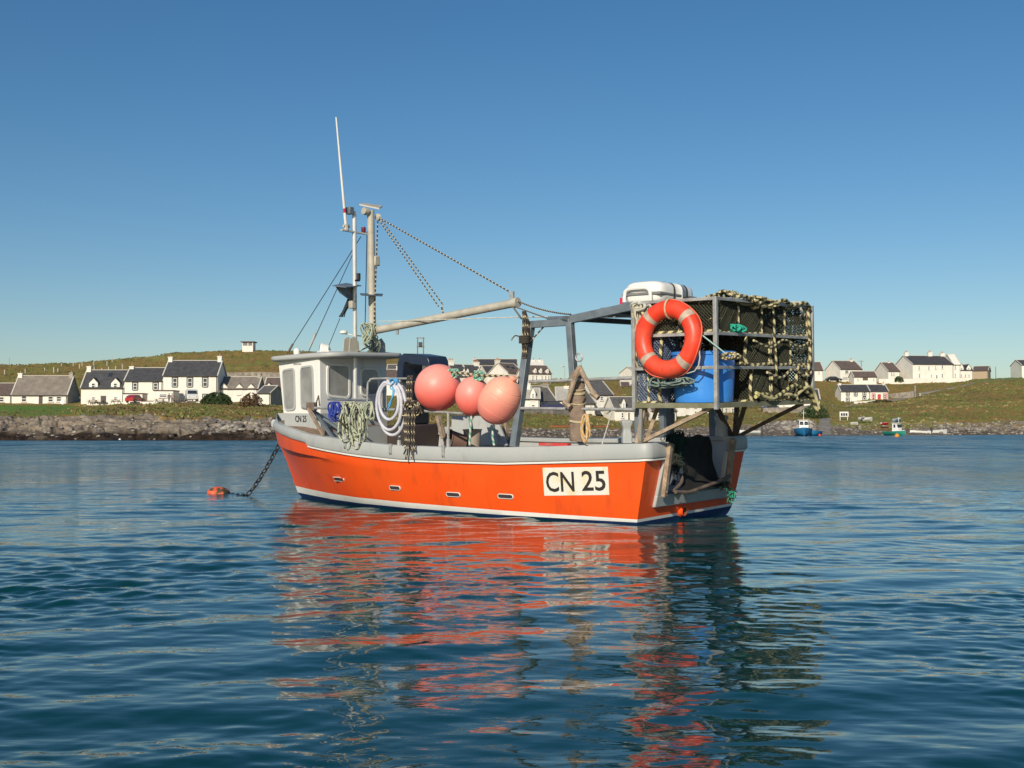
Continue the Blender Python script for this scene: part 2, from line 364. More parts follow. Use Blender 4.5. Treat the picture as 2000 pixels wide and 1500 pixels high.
def rock_mask(px, Dd, z):
    n = fbm(px*.02*Dd/100, Dd*.06, 3, 11)
    lim = np.interp(px, [-100, 100, 180, 330, 420, 520, 620, 850, 1560, 1680, 1900, 3500], [20, 20, 24, 23, 19, 20, 20, 26, 30, 11, 18, 20])
    e = Dd-shore(px); return np.clip((lim+(n-.5)*16-e)/2.5, 0, 1)
def height(px, Dd, fine=True):
    px = np.atleast_1d(np.asarray(px, float)); Dd = np.atleast_1d(np.asarray(Dd, float)); z = base_height(px, Dd)
    x = (px-1000)/F*Dd; e = Dd-shore(px)
    rk = rock_mask(px, Dd, z)*np.clip((e+6)/6, 0, 1)
    left = np.interp(px, [560, 700], [1, .35])
    lay = fbm(x*.16+z*.3, Dd*.5+x*.12, 4, 21, True)-.5; cr = fbm(x*.24+Dd*.13, Dd*.55-x*.1, 4, 31, True)
    big = fbm(x*.07+3, Dd*.16, 3, 91)-.5; strat = fbm(x*.10+Dd*.08, Dd*1.5+x*.22, 4, 22, True)-.5
    zz = z+rk*(left*(lay*.7+big*1.3+strat*.75-np.clip(cr-.74, 0, 1)*7.)+(fbm(x*1.3, Dd*1.6, 3, 41)-.5)*.35)
    g = 1-rk
    lawn = np.clip(1-abs(px-50)/85, 0, 1)*(Dd < 215)*(Dd > 130)
    zz = zz+g*(fbm(x*.35, Dd*.35, 4, 51)-.5)*np.interp(Dd, [100, 180, 215, 330, 420], [1.1, .9, .25, .9, 1.4])*(1-.75*np.minimum(1, lawn*3))
    return zz
def terrain_mat():
    m = bpy.data.materials.new('coast_ground'); m.use_nodes = True; t = m.node_tree; b = t.nodes['Principled BSDF']; N = t.nodes.new; lk = t.links.new
    geo = N('ShaderNodeNewGeometry'); b.inputs['Roughness'].default_value = .92; b.inputs['Specular IOR Level'].default_value = .2
    def noise(sc, det=6, vec=None, rough=.6):
        n = N('ShaderNodeTexNoise'); n.inputs['Scale'].default_value = sc; n.inputs['Detail'].default_value = det; n.inputs['Roughness'].default_value = rough
        lk(vec or geo.outputs['Position'], n.inputs['Vector']); return n.outputs['Fac']
    def ramp(fac, stops):
        r = N('ShaderNodeValToRGB'); els = r.color_ramp.elements
        while len(els) < len(stops): els.new(.5)
        for e, (p, c) in zip(els, stops): e.position = p; e.color = (*c, 1)
        lk(fac, r.inputs[0]); return r.outputs[0]
    def mix(f, a, c_):
        x = N('ShaderNodeMix'); x.data_type = 'RGBA'; lk(f, x.inputs[0]); lk(a, x.inputs[6]); lk(c_, x.inputs[7]); return x.outputs[2]
    def attr(n):
        a = N('ShaderNodeAttribute'); a.attribute_name = n; return a.outputs['Fac']
    mp = N('ShaderNodeMapping'); mp.inputs['Scale'].default_value = (1., .38, 1.); lk(geo.outputs['Position'], mp.inputs[0])
    g1 = ramp(noise(.075, 9, mp.outputs[0], rough=.72), [(.36, (0.203, 0.115, 0.047)), (.44, (0.135, 0.155, 0.041)), (.50, (0.270, 0.155, 0.061)), (.57, (0.108, 0.162, 0.035)), (.66, (0.351, 0.257, 0.108))])
    g2 = ramp(noise(.9, 6, rough=.75), [(.35, (0.081, 0.084, 0.027)), (.52, (0.216, 0.189, 0.068)), (.70, (0.351, 0.270, 0.121))])
    fm = N('ShaderNodeMix'); fm.data_type = 'RGBA'; fm.inputs[0].default_value = .32; lk(g1, fm.inputs[6]); lk(g2, fm.inputs[7]); gm = N('ShaderNodeMix'); gm.data_type = 'RGBA'; gm.blend_type = 'MULTIPLY'; gm.inputs[0].default_value = 1; lk(fm.outputs[2], gm.inputs[6]); gm.inputs[7].default_value = (1.32, 1.2, 1.0, 1); grass = gm.outputs[2]
    lawn = ramp(noise(.8, 5), [(.35, (.10, .20, .030)), (.65, (.16, .26, .045))])
    rock = ramp(noise(.9, 8, rough=.75), [(.32, (.10, .078, .055)), (.44, (.28, .225, .165)), (.60, (.38, .31, .23)), (.74, (.47, .40, .31))])
    weed = ramp(noise(1.5, 6), [(.35, (.020, .014, .010)), (.65, (.060, .036, .022))])
    beach = ramp(noise(1.6, 8, rough=.8), [(.34, (.10, .082, .06)), (.5, (.24, .20, .155)), (.68, (.40, .36, .30))])
    path = ramp(noise(2., 4), [(.3, (.22, .20, .17)), (.7, (.30, .28, .25))])
    c = mix(attr('lawn'), grass, lawn); c = mix(attr('beach'), c, beach); c = mix(attr('rock'), c, rock); c = mix(attr('weed'), c, weed); c = mix(attr('path'), c, path)
    lk(c, b.inputs['Base Color'])
    bp = N('ShaderNodeBump'); bp.inputs['Strength'].default_value = .9; bp.inputs['Distance'].default_value = .35; lk(noise(1.4, 8, rough=.7), bp.inputs['Height']); lk(bp.outputs[0], b.inputs['Normal'])
    return m
def build_terrain():
    pxs = np.concatenate([np.arange(-1500, -60, 12), np.arange(-60, 2060, 1.9), np.arange(2060, 3500, 12)])
    t = np.concatenate([np.arange(-7, 36, .5), np.arange(36, 170, 1.7), np.arange(170, 430, 8)])
    T, P = np.meshgrid(t, pxs, indexing='ij'); Dd = shore(P)+T; z = height(P.ravel(), Dd.ravel()).reshape(P.shape)
    X = (P-1000)/F*Dd
    rk = rock_mask(P.ravel(), Dd.ravel(), z.ravel()).reshape(P.shape); isl = np.interp(P, [520, 640], [1, 0])
    right = np.interp(P, [1860, 1930], [0, .8])
    n = fbm(X*.3, Dd*.3, 3, 61)
    weed = np.clip(((.15+n*1.7)-z)/.4, 0, 1)*np.maximum(isl, .35+.3*(P > 1850))*np.clip((T+12)/4, 0, 1)
    lawn = np.clip((fbm(X*.1, Dd*.1, 3, 71)-.25)*6, 0, 1)*np.clip((150-P)/14, 0, 1)*np.clip((T-34)/6, 0, 1)*np.clip((121-T)/4, 0, 1)
    lawn = np.maximum(lawn, np.clip((P-1895)/30, 0, 1)*np.clip((Dd-325)/6, 0, 1)*.9)
    path = np.clip(1-abs((P-1611)-(Dd-195)*.05)/(13*185/Dd), 0, 1)*5*(T > 1)*(Dd < 205)*(Dd > 166)
    rd = np.interp(P, [1600, 1640, 1735, 1800, 1870, 1915, 1960, 2060], [238, 268, 287, 293, 309, 321, 330, 336]); path = np.maximum(path, np.clip(1.6-abs(Dd-rd-2.5)/2.2, 0, 1)*(P > 1600))
    o = grid_mesh('ground', X, Dd, z, terrain_mat(), dict(rock=rk*np.maximum(isl, right), beach=rk*(1-np.maximum(isl, right)), weed=weed, lawn=lawn, path=np.clip(path, 0, 1)))
    tag(o, 'rocky shore rising to rough green and brown hillside', None, kind='structure')
build_terrain()
def gz(px, D): return float(height([px], [D])[0])
def gpt(px, D, dz=0): return Vector(((px-1000)/F*D, D, gz(px, D)+dz))

# loose stones of the beach: uncountable
def rocks():
    mb = MB(); r = random.Random(4)
    ico = [Vector(p) for p in ((0, 0, 1), (.89, 0, .45), (.28, .85, .45), (-.72, .53, .45), (-.72, -.53, .45), (.28, -.85, .45), (.72, .53, -.45), (-.28, .85, -.45), (-.89, 0, -.45), (-.28, -.85, -.45), (.72, -.53, -.45), (0, 0, -1))]
    fc = [(0, 1, 2), (0, 2, 3), (0, 3, 4), (0, 4, 5), (0, 5, 1), (1, 6, 2), (2, 7, 3), (3, 8, 4), (4, 9, 5), (5, 10, 1), (2, 6, 7), (3, 7, 8), (4, 8, 9), (5, 9, 10), (1, 10, 6), (6, 11, 7), (7, 11, 8), (8, 11, 9), (9, 11, 10), (10, 11, 6)]
    P = []; 
    for i in range(5200):
        z = r.random()
        if z < .17: px = r.uniform(400, 600); e = r.uniform(3, 20); s = r.uniform(.12, .5)*r.random()**.5
        elif z < .35: px = r.uniform(1485, 1590); e = r.uniform(14, 34); s = r.uniform(.2, .6)
        elif z < .55: px = r.uniform(1830, 2080); e = r.uniform(0, 20); s = r.uniform(.08, .34)
        elif z < .62: px = r.uniform(-60, 400); e = r.uniform(0, 24); s = r.uniform(.06, .22)
        else: px = r.uniform(600, 1860); e = r.uniform(0, 26)**1; s = r.uniform(.06, .30)
        if abs(px-1611) < 14: continue
        P.append((px, float(shore(px))+e, s))
    Z = height([p[0] for p in P], [p[1] for p in P])
    for (px, D, s), z in zip(P, Z):
        c = Vector(((px-1000)/F*D, D, z+s*.1)); q = Matrix.Rotation(r.uniform(0, 6.3), 3, 'Z'); sx, sy, sz = r.uniform(.7, 1.3), r.uniform(.7, 1.3), r.uniform(.4, .85)
        mb.add([c+q @ Vector((v.x*sx, v.y*sy, v.z*sz))*s*r.uniform(.75, 1.15) for v in ico], fc, r.choice([0, 0, 1, 2]))
    o = mb.build('shore_stones', [M('stone_a', (.24, .21, .18), .9, var=.3, scale=.8), M('stone_b', (.36, .32, .26), .9, var=.3, scale=.8), M('stone_c', (.12, .105, .09), .9, var=.3, scale=.8)], sharp=20, recalc=False)
    tag(o, 'grey and brown boulders and loose stones along the tide line', None, kind='stuff')
rocks()
# rough vegetation: tussocks, heather and bracken
def scrub():
    r = random.Random(9); P = []
    for i in range(26000):
        px = r.uniform(-80, 2080)
        z = r.random()
        if z < .55: D = float(shore(px))+r.uniform(20, 115)
        else: D = r.uniform(230, 432)
        if px < 150 and D < 222 and r.random() < .93: continue
        P.append((px, D))
    pa = np.array(P); Z = height(pa[:, 0], pa[:, 1]); rk = rock_mask(pa[:, 0], pa[:, 1], Z)
    n = fbm(pa[:, 0]*pa[:, 1]/F*.12, pa[:, 1]*.12, 3, 81); mb = MB()
    for (px, D), z, k, nn in zip(P, Z, rk, n):
        if k > .3 or z < 1.2 or abs(px-1611) < 13 and D < 210: continue
        if nn < .42 and r.random() < .6: continue
        s = r.uniform(.18, .5)*(.85 if D < 230 else .9); c = Vector(((px-1000)/F*D, D, z)); mt = min(4, int(nn*5.5+r.uniform(-.5, .5))) if nn > .2 else 0
        for j in range(6):
            a = r.uniform(0, 6.28); o_ = Vector((math.cos(a), math.sin(a), 0))*s*r.uniform(.1, .9); h = Vector((0, 0, s*r.uniform(.25, .7)))
            w = Vector((r.uniform(-1, 1), r.uniform(-1, 1), r.uniform(-.3, .3)))*s*.5
            mb.add([c+o_-w-Vector((0, 0, .1)), c+o_+w-Vector((0, 0, .1)), c+o_*1.2+h+w*.3, c+o_*1.2+h-w*.6], [(0, 1, 2, 3)], max(0, mt))
    o = mb.build('scrub', [M('bracken', (0.213, 0.119, 0.044), .9), M('dry_grass', (0.288, 0.225, 0.100), .9), M('green_scrub', (0.131, 0.156, 0.040), .9), M('heather', (0.138, 0.100, 0.044), .9), M('dark_scrub', (0.075, 0.100, 0.027), .9)], recalc=False)
    tag(o, 'rough grass, heather and bracken over the hillside and banks', None, kind='stuff')
scrub()

# ================================================================== HOUSES
HW = M('white_render', (.80, .765, .68), .85, var=.05, scale=.6, bump=.2, bscale=6)
weather(HW, (.50, .44, .33), .35, (.9, .9, .35), .5, .75)
HW2 = M('cream_render', (.72, .66, .54), .85, var=.06, scale=.6)
HG = M('shade_and_beige_render', (.36, .325, .27), .9, var=.12, scale=.8)  # beige render; on the left cottages it paints shade onto white gables
SL = M('dark_slate', (.060, .060, .066), .75, var=.25, scale=1.5, bump=.5, bscale=5)
SG = M('grey_slate', (.11, .105, .10), .8, var=.2, scale=1.5, bump=.5, bscale=5)
SB = M('brown_tiles', (.125, .092, .080), .85, var=.2, scale=1.5, bump=.5, bscale=5)
SW = M('weathered_slate', (.215, .185, .155), .9, var=.2, scale=.8, bump=.5, bscale=4)
SP = M('pale_roof', (.42, .40, .35), .9, var=.1, scale=.8)
WG = glass('window_glass', (.035, .045, .055), .12); WF = M('white_frame', (.75, .74, .70), .6, var=.03); WB = M('black_surround', (.02, .02, .022), .6)
POT = M('clay_pot', (.45, .22, .10), .85); DR = M('dark_door', (.05, .04, .04), .5); DRR = M('red_paint', (.50, .04, .04), .5); DRB = M('blue_door', (.05, .12, .3), .5)
VG = M('grey_verge', (.55, .52, .46), .9)
def house(label, x0, x1, yb, ye, yr, D0, D1=None, depth=6.5, roof=SL, wall=HW, gable=None, wins=(), doors=(), chim=(), dorm=(), sky=(), surround=None, hip=False, cat='house', name='house', flat=False, pots=2, found=3.):
    """front corners at photo columns x0,x1, D0,D1 m away; yb,ye,yr = rows of base, eaves and ridge"""
    D1 = D1 or D0
    a = at(x0, yb, D0); b = at(x1, yb, D1); zb = (a.z+b.z)/2; zb0 = min(a.z, b.z)
    Dm = (D0+D1)/2; ze = zat(ye, Dm); A = Vector((a.x, a.y, 0)); B = Vector((b.x, b.y, 0))
    ex = (B-A); W = ex.length; ex.normalize(); ey = Vector((-ex.y, ex.x, 0))
    if ey.y < 0: ey = -ey
    zr = zat(yr, Dm+ey.y*depth/2) if not flat else ze
    H = ze-zb; Hr = zr-zb; mw = Matrix.Translation((A.x, A.y, zb)) @ Matrix((ex, ey, Vector((0, 0, 1)))).transposed().to_4x4()
    root = empty(name, mw, label, cat)
    base_drop = zb-zb0+found
    m = MB(); gm = gable or wall
    if flat:
        m.box(0, W, 0, depth, -base_drop, H)
    else:
        P = [(0, 0, -base_drop), (W, 0, -base_drop), (W, depth, -base_drop), (0, depth, -base_drop), (0, 0, H), (W, 0, H), (W, depth, H), (0, depth, H), (0, depth/2, Hr), (W, depth/2, Hr)]
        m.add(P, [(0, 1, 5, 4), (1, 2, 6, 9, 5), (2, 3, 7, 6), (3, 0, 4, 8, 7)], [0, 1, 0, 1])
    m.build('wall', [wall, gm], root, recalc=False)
    # roof: two slabs 0.16 thick with 0.2 eaves overhang
    m = MB(); th = .16
    if flat: m.box(-.12, W+.12, -.15, depth+.1, H+.003, H+.18); m.build('roof', [roof], root)
    else:
        sl = (Hr-H)/(depth/2); ov = .22
        for sgn in (0, 1):
            def yy(y): return y if not sgn else depth-y
            e = [(-.06, yy(-ov), H-ov*sl+.02), (W+.06, yy(-ov), H-ov*sl+.02), (W+.06, depth/2, Hr+.02), (-.06, depth/2, Hr+.02)]
            m.hexa(e+[(p[0], p[1], p[2]+th) for p in e])
        rf = m.build('roof', [roof], root)
        k = MB(); k.bar((-.1, depth/2, Hr+.2), (W+.1, depth/2, Hr+.2), .28, .12)
        for xx in (-.08, W+.08): k.bar((xx, -ov, H-ov*sl+.14), (xx, depth/2, Hr+.16), .22, .14); k.bar((xx, depth+ov, H-ov*sl+.14), (xx, depth/2, Hr+.16), .22, .14)
        k.build('ridge', [VG], rf)
        for (sx, sy) in sky:
            q = fx(sx, sy, A, ex, Dm+1.2); z_ = q[1]-zb; y_ = (z_-H)/sl if sl > 0 else 1
            k = MB(); k.box(q[0]-.4, q[0]+.4, y_-.4, y_+.4, 0, .08, M3=None)
            k.v = [(v[0], v[1], H+v[1]*sl+th+.02+v[2]) for v in k.v]; k.build('skylight', [WG], rf)
        k = MB(); k.tube([(-.0, -ov-.06, H-ov*sl+.05), (W, -ov-.06, H-ov*sl+.05)], .07, 6); k.tube([(W-.15, -.1, H), (W-.15, -.1, -.3)], .05, 6); k.build('gutter', [DR], rf)
    # chimneys: (column, row of top, width px[, gable index])
    for c in chim:
        cx, cyt, cw = c[:3]; k_ = (cx-1000)/F; R0 = A+ey*depth/2; lx = (k_*R0.y-R0.x)/(ex.x-k_*ex.y); lx = max(.35, min(W-.35, lx)); Dc = R0.y+ex.y*lx; q = at(cx, cyt, Dc)
        w = cw/F*Dc; top = q.z-zb; k = MB(); k.box(lx-w/2, lx+w/2, depth/2-.4, depth/2+.4, Hr-.9, top); k.box(lx-w/2-.08, lx+w/2+.08, depth/2-.48, depth/2+.48, top-.18, top-.001)
        ch = k.build('chimney', [gable if len(c) > 3 else wall], rf)
        k = MB(); np_ = max(1, min(4, int(w/.42)))
        for i in range(np_):
            px_ = lx+(i-(np_-1)/2)*.4; k.lathe([(.13, 0), (.15, .08), (.11, .12), (.12, .42), (.14, .46)], (px_, depth/2, top-.002), 8)
        k.build('chimney_pot', [POT], ch)
    def opening(nm, r, kind):
        X0, Y0, X1, Y1 = r; p = fx(X0, Y0, A, ex, None, A, B); q = fx(X1, Y1, A, ex, None, A, B)
        u0, u1, z1, z0 = p[0], q[0], p[1]-zb, q[1]-zb
        if u1 < u0: u0, u1 = u1, u0
        return win_at(nm, u0, u1, z0, z1, 0, kind)
    def win_at(nm, u0, u1, z0, z1, y, kind):
        k = MB(); fr = .1 if kind != 'door' else .08
        y0 = y-.035
        for (a_, b_, c_, d_) in ((u0, u1, z1-fr, z1), (u0, u1, z0, z0+fr), (u0, u0+fr, z0+fr, z1-fr), (u1-fr, u1, z0+fr, z1-fr)): k.box(a_, b_, y0-.03, y-.002, c_, d_)
        if kind == 'win': zc = (z0+z1)/2; k.box(u0+fr, u1-fr, y0-.03, y-.002, zc-.05, zc+.05)
        fmat = WF if kind == 'win' else (WB if kind == 'door' else kind)
        o = k.build(nm, [WF if not (kind not in ('win', 'door')) else fmat], root)
        g = MB()
        if kind == 'win': g.box(u0+fr, u1-fr, y0, y-.001, z0+fr, (z0+z1)/2-.05); g.box(u0+fr, u1-fr, y0, y-.001, (z0+z1)/2+.05, z1-fr); g.build('pane', [WG], o)
        else: g.box(u0+fr, u1-fr, y0, y-.001, z0+fr, z1-fr); g.build('panel', [DR if kind == 'door' else kind], o)
        if kind == 'win':
            g = MB(); g.box(u0-.08, u1+.08, y0-.12, y-.003, z0-.14, z0-.002); g.build('sill', [surround or VG], o)
            if surround:
                g = MB(); s_ = .2
                g.box(u0-s_, u0-.002, y-.03, y-.001, z0, z1+s_); g.box(u1+.002, u1+s_, y-.03, y-.001, z0, z1+s_); g.box(u0-.002, u1+.002, y-.03, y-.001, z1+.002, z1+s_); g.build('surround', [surround], o)
        return o
    for w_ in wins: opening('window', w_, 'win')
    for d_ in doors: opening('door', d_[:4], d_[4] if len(d_) > 4 else 'door')
    # dormers: (col centre, width px, row of sill, row of eaves, row of apex)
    for (dc, dw, ys, yev, yap, *nw) in dorm:
        p = fx(dc, ys, A, ex, None, A, B); w = dw/F*Dm; u0, u1 = p[0]-w/2, p[0]+w/2; zs = p[1]-zb; zev = zat(yev, Dm)-zb; zap = zat(yap, Dm)-zb; zs = min(zs, H-.05)
        k = MB(); dd = min(depth/2-.1, max(.8, (zap-H)/max(.1, (Hr-H)/(depth/2))+.3)); y0 = -.06
        P = [(u0, y0, min(H-.4, zs)), (u1, y0, min(H-.4, zs)), (u1, y0, zev), ((u0+u1)/2, y0, zap), (u0, y0, zev)]
        k.prism(P, (0, dd, 0)); dm = k.build('dormer', [wall], root)
        k = MB(); mx = (u0+u1)/2
        for sg, ue in ((-1, u0-.12), (1, u1+.12)):
            e = [(ue, y0-.12, zev-.06), (mx, y0-.12, zap+.05), (mx, y0+dd+.2, zap+.05), (ue, y0+dd+.2, zev-.06)]
            k.hexa(e+[(q_[0], q_[1], q_[2]+.1) for q_ in e])
        k.build('dormer_roof', [roof], dm)
        ww = w*.44; zt = zev-.02; o = None if nw else win_at('window', mx-ww/2, mx+ww/2, max(zs+.25, zt-1.5), zt, y0, 'win'); 
    return root
def fx(px, py, A, ex, D=None, P0=None, P1=None):     # photo pixel -> (distance along the facade, world z)
    d = ray(px, py)
    if D is not None: q = at(px, py, D)
    else:
        n = Vector((-ex.y, ex.x, 0)); t = (A-Vector((0, 0, CAMH))).dot(n)/d.dot(n); q = Vector((0, 0, CAMH))+d*t
    return ((Vector((q.x, q.y, 0))-Vector((A.x, A.y, 0))).dot(ex), q.z)

house('long low white cottage end with brown roof at the left edge of the picture', -70, 22, 788, 771, 750, 231, roof=SB, wins=[(-40, 775, -28, 785), (-2, 775, 8, 785)])
house('single storey white cottage with weathered grey brown roof and gable end painted as in shade', 23, 131, 791, 770.5, 735.5, 230, depth=6.4, roof=SW, gable=HG, wins=[(42, 773, 52, 785), (94, 774, 104, 785), (110, 774, 120, 784)], doors=[(76, 773, 83, 789, DR)], chim=[(34, 729, 8), (140, 728, 7, 1)])  # gable ends and right chimney carry their shade as wall colour
house('white cottage with two gabled dormers and dark slate roof between shade coloured gable and long terrace', 158, 241, 791, 757, 724.5, 225, depth=6.4, roof=SL, wins=[(179, 775, 186, 781.5), (222, 775, 229, 781.5)], doors=[(197, 773, 207, 787, DR)], chim=[(174, 715.5, 8)], dorm=[(182.5, 17, 761, 748, 739), (225.5, 17, 761, 748, 739)], sky=[(212, 734)])
house('white terrace house with plain grey roof and two black framed windows on the left', 243, 317.5, 787, 743.5, 720, 224.6, depth=6.6, roof=SL, wins=[(260, 748, 268, 761), (300, 748, 308, 761)], chim=[(251, 715.5, 8)], surround=WB)
house('tall white house with three black framed upper windows and chimneys at both ends', 318.5, 424, 784, 733.5, 706, 224, depth=7.2, roof=SL, wins=[(337.5, 738.5, 346, 755), (366.5, 738.5, 375.5, 755), (396.5, 738.5, 405, 755), (367, 771, 375, 783), (397, 771, 405, 780)], chim=[(327.5, 697, 8), (429, 695.5, 8)], surround=WB)
house('flat roofed white sun lounge with grey side before the tall house', 300, 338, 785.5, 763.5, 763, 219, depth=4, roof=DR, flat=True, gable=HG, wins=[(311, 769.5, 326, 776.5)], name='extension', cat='extension')
house('glazed lean-to porch with dark roof beside the red car', 240, 278, 787, 769.5, 769, 219, depth=3, roof=DR, flat=True, wins=[(246, 772, 262, 779)], name='porch', cat='porch')
house('white house with three small gablets in its brown grey roof behind the dark bush', 428, 503, 787, 759, 737.5, 226, depth=6.5, roof=SW, chim=[(509, 729, 6, 1)], gable=HG, dorm=[(437.5, 15, 771, 757, 750, 0), (467, 14, 771, 757, 750, 0), (490, 14, 771, 757, 750, 0)], wins=[(434.5, 759.8, 441, 771), (464, 759.8, 470, 771), (487, 759.8, 493, 771)])  # gable ends and chimney coloured as if in shade
house('white gable ended store with grey roof nearest the bow of the fishing boat', 503, 528, 791, 768, 755, 216, 215.4, depth=6, roof=SG, gable=HG, name='store', cat='outbuilding')  # shade of the gable ends put into their wall colour
house('white cottage with dark brown roof and one gablet partly behind the wheelhouse', 515, 556, 788, 761, 739, 234, depth=6, roof=SB, dorm=[(525, 15, 763, 757, 748)])
# lookout on the ridge
def lookout():
    p = at(473, 686, 398); q = at(494, 686, 398); W = (q-p).length; Hh = 19/F*398; root = empty('lookout_hut', Matrix.Translation(p), 'small white lookout hut with glazed top and flat roof alone on the hill ridge', 'hut')
    m = MB(); m.box(0, W, 0, 4, -3, Hh*.52); m.build('base', [HW], root)
    m = MB(); m.box(.15, W-.15, .15, 3.85, Hh*.52, Hh*.93); w = m.build('glazing', [glass('lookout_glass', (.2, .19, .18), .2)], root)
    m = MB()
    m.box(0, W, -.02, .2, Hh*.521, Hh*.56)
    for x in (0, W*.5, W-.25): m.box(x, x+.25, -.021, .199, Hh*.561, Hh*.93)
    m.box(W-.2, W+.02, .2, 3.9, Hh*.521, Hh*.93); m.build('mullion_frame', [WF], w)
    m = MB(); m.box(-.5, W+.5, -.5, 4.5, Hh*.931, Hh*1.02); m.build('roof', [SB], root)
lookout()
# behind the wheelhouse and above the fenders
house('small white gabled house on the hill just right of the wheelhouse', 756, 776, 728, 722, 713, 300, depth=5, roof=SG)
house('brown roofed white house low beside the wheelhouse with a tall chimney', 752, 778, 757, 737, 723, 262, depth=6, roof=SB, chim=[(781, 715, 6)])
house('white house with long roof on the hill behind the round fender', 812, 884, 752, 725, 706, 282, depth=7, roof=SG, chim=[(862, 704, 8)])
house('white terrace house with tall white chimney and a pair of dormers above the round fender', 887, 914, 748, 735, 713, 270, 271.5, depth=7, roof=SL, chim=[(880, 704, 12)], dorm=[(906, 6, 737, 724, 718), (913, 6, 737, 724, 718)])
house('white terrace house with gabled porch dormer in the hilltop row above the middle fender', 916, 944, 748, 735, 714, 276, 277.5, depth=7, roof=SL, chim=[(944.5, 707, 11)], dorm=[(934, 9, 737, 726, 718)])
house('white terrace house with two close dormers in the hilltop row above the oval fender', 950, 984, 748, 731, 716, 276, 277.5, depth=7, roof=SL, chim=[(974, 703, 9, 1)], gable=HW2, dorm=[(966, 6, 733, 724, 721), (978, 6, 733, 724, 721)])
house('house with two skylights in a steep brown slate roof at the top of the village', 992, 1022, 748, 728.5, 711, 268, 270.4, depth=8, roof=SB, sky=[(994, 718), (1006, 720)])
house('long house with low dark roof on the skyline behind the hilltop row', 924, 1010, 735, 712, 702.5, 330, depth=8, roof=SL, chim=[(927, 701, 5)])
house('tall white gabled house with stepped chimneys above the mansard roof', 1031, 1062, 745, 716, 705, 292, depth=7, roof=HW, chim=[(1042, 703, 6), (1054, 703, 5)])
house('white house with brown roof, three dormers and a row of six windows on the skyline', 1028, 1077, 745, 729.5, 715, 262, 264, depth=6, roof=SB, wins=[(1039, 733, 1042, 743), (1046, 733, 1049, 743), (1057, 734, 1060, 743), (1064, 734, 1067, 743), (1070, 734, 1073, 743)], dorm=[(1045, 6, 731, 722, 718), (1056, 6, 731, 722, 718), (1069, 6, 731, 722, 719)])
# lower row by the water
house('white cottage with pale grey roof and pointed gablet window beside the gantry leg', 1015, 1054, 805, 779, 760, 203, depth=6, roof=SP, wins=[(1038, 790, 1045, 798)], chim=[(1031, 748, 10)], dorm=[(1041, 10, 781, 768, 757)])
house('cottage with steep dark roof and large beige chimney in the waterside row', 1056, 1086, 804, 783, 756, 205, 206.3, depth=7, roof=SG, wall=HW2, gable=HG, wins=[(1059, 786, 1063, 796), (1067, 786, 1071, 796), (1076, 786, 1079, 796)], chim=[(1065, 750, 12, 1)])
house('white house with pale roof and twin pot chimney left of the canvas wrapped post', 1087, 1136, 804, 782, 758, 208, depth=7, roof=SP, wins=[(1094, 790, 1098, 797)], chim=[(1106, 754, 9)])
house('low house with dark grey roof and three windows right of the canvas wrapped post', 1136, 1163, 806, 788, 763, 208, 209, depth=8, roof=SG, wins=[(1140, 791, 1144, 799), (1152, 790, 1155, 799), (1159, 790, 1162, 799)])
house('tallest waterside house with big dark roof and white gable parapet', 1166, 1197, 812, 771, 745, 214, 215, depth=10, roof=SG, wins=[(1172, 774, 1178, 782), (1189, 774, 1194, 781), (1170, 795, 1178, 801), (1183, 796, 1187, 802), (1190, 796, 1194, 802)])
house('white cottage with slate roof and dormer directly left of the pot cage post', 1200, 1262, 823, 801, 777, 206, 207.2, depth=6.5, roof=SG, wins=[(1213, 806, 1218, 816), (1247, 807, 1252, 816)], doors=[(1226, 805, 1230.5, 822)], dorm=[(1218, 8, 800, 787, 778), (1252, 8, 800, 787, 778)])
house('small white house with brown roof just under the left corner of the pot cage', 1272, 1322, 824, 803, 786, 208, 209.5, depth=6, roof=SB, wins=[(1284, 808, 1289, 818), (1303, 804, 1307, 811)], doors=[(1313, 806, 1319, 822)])
house('plain white two storey house under the blue tub with small square windows', 1322, 1372, 816, 780, 766, 222, 223.5, depth=7, roof=SG, wins=[(1356, 790, 1360, 796), (1356, 803, 1361, 810), (1340, 790, 1344, 796)])
house('white two storey house with blue door under the near corner of the pot cage', 1373, 1410, 815, 781, 766, 227, depth=7, roof=SG, wins=[(1380, 789, 1385, 795), (1392, 789, 1397, 795), (1402, 789, 1407, 795), (1384, 803, 1388, 809), (1398, 798, 1403, 809)], doors=[(1375.5, 800, 1379, 815, DRB)])
house('cream two storey house with tall windows under the right face of the pot cage', 1411, 1442, 813, 782, 768, 228, 230, depth=7, roof=SG, wall=HW2, wins=[(1416, 797, 1420, 808), (1429, 797, 1433, 808), (1430, 786, 1434, 792)])
house('grey stone terrace with small windows set back beside the long white building', 1446, 1490, 808, 787, 776, 250, 251.5, depth=7, roof=SG, wall=M('rubble_wall', (.30, .28, .25), .9, var=.3, scale=1.5), wins=[(1452, 791, 1455, 798), (1463, 791, 1466, 798), (1474, 791, 1477, 798), (1484, 791, 1487, 798)])
house('long low white building with slate roof below the right half of the pot cage', 1492, 1601, 802, 780, 762, 229, 227.5, depth=6, roof=SL, wins=[(1518, 783, 1521, 792), (1529, 783, 1532, 792)], doors=[(1565, 784, 1570, 796, DR)])
house('white two storey house with bay windows on the hill left of the lifebuoy', 1240, 1262, 775, 727, 718, 296, 297.2, depth=8, roof=SP, wins=[(1244, 729, 1247, 737), (1250, 728, 1255, 738), (1244, 745, 1247, 753), (1251, 746, 1254, 753)])
house('small red brown roofed shed below the white bay windowed house', 1213, 1230, 757, 754, 747, 290, depth=5, roof=SB, name='shed', cat='shed')
house('white cottage chimney end with low roof on the bank beside the cage post', 1240, 1262, 790, 779, 776, 240, depth=4, roof=SG, chim=[(1246, 770, 8)])
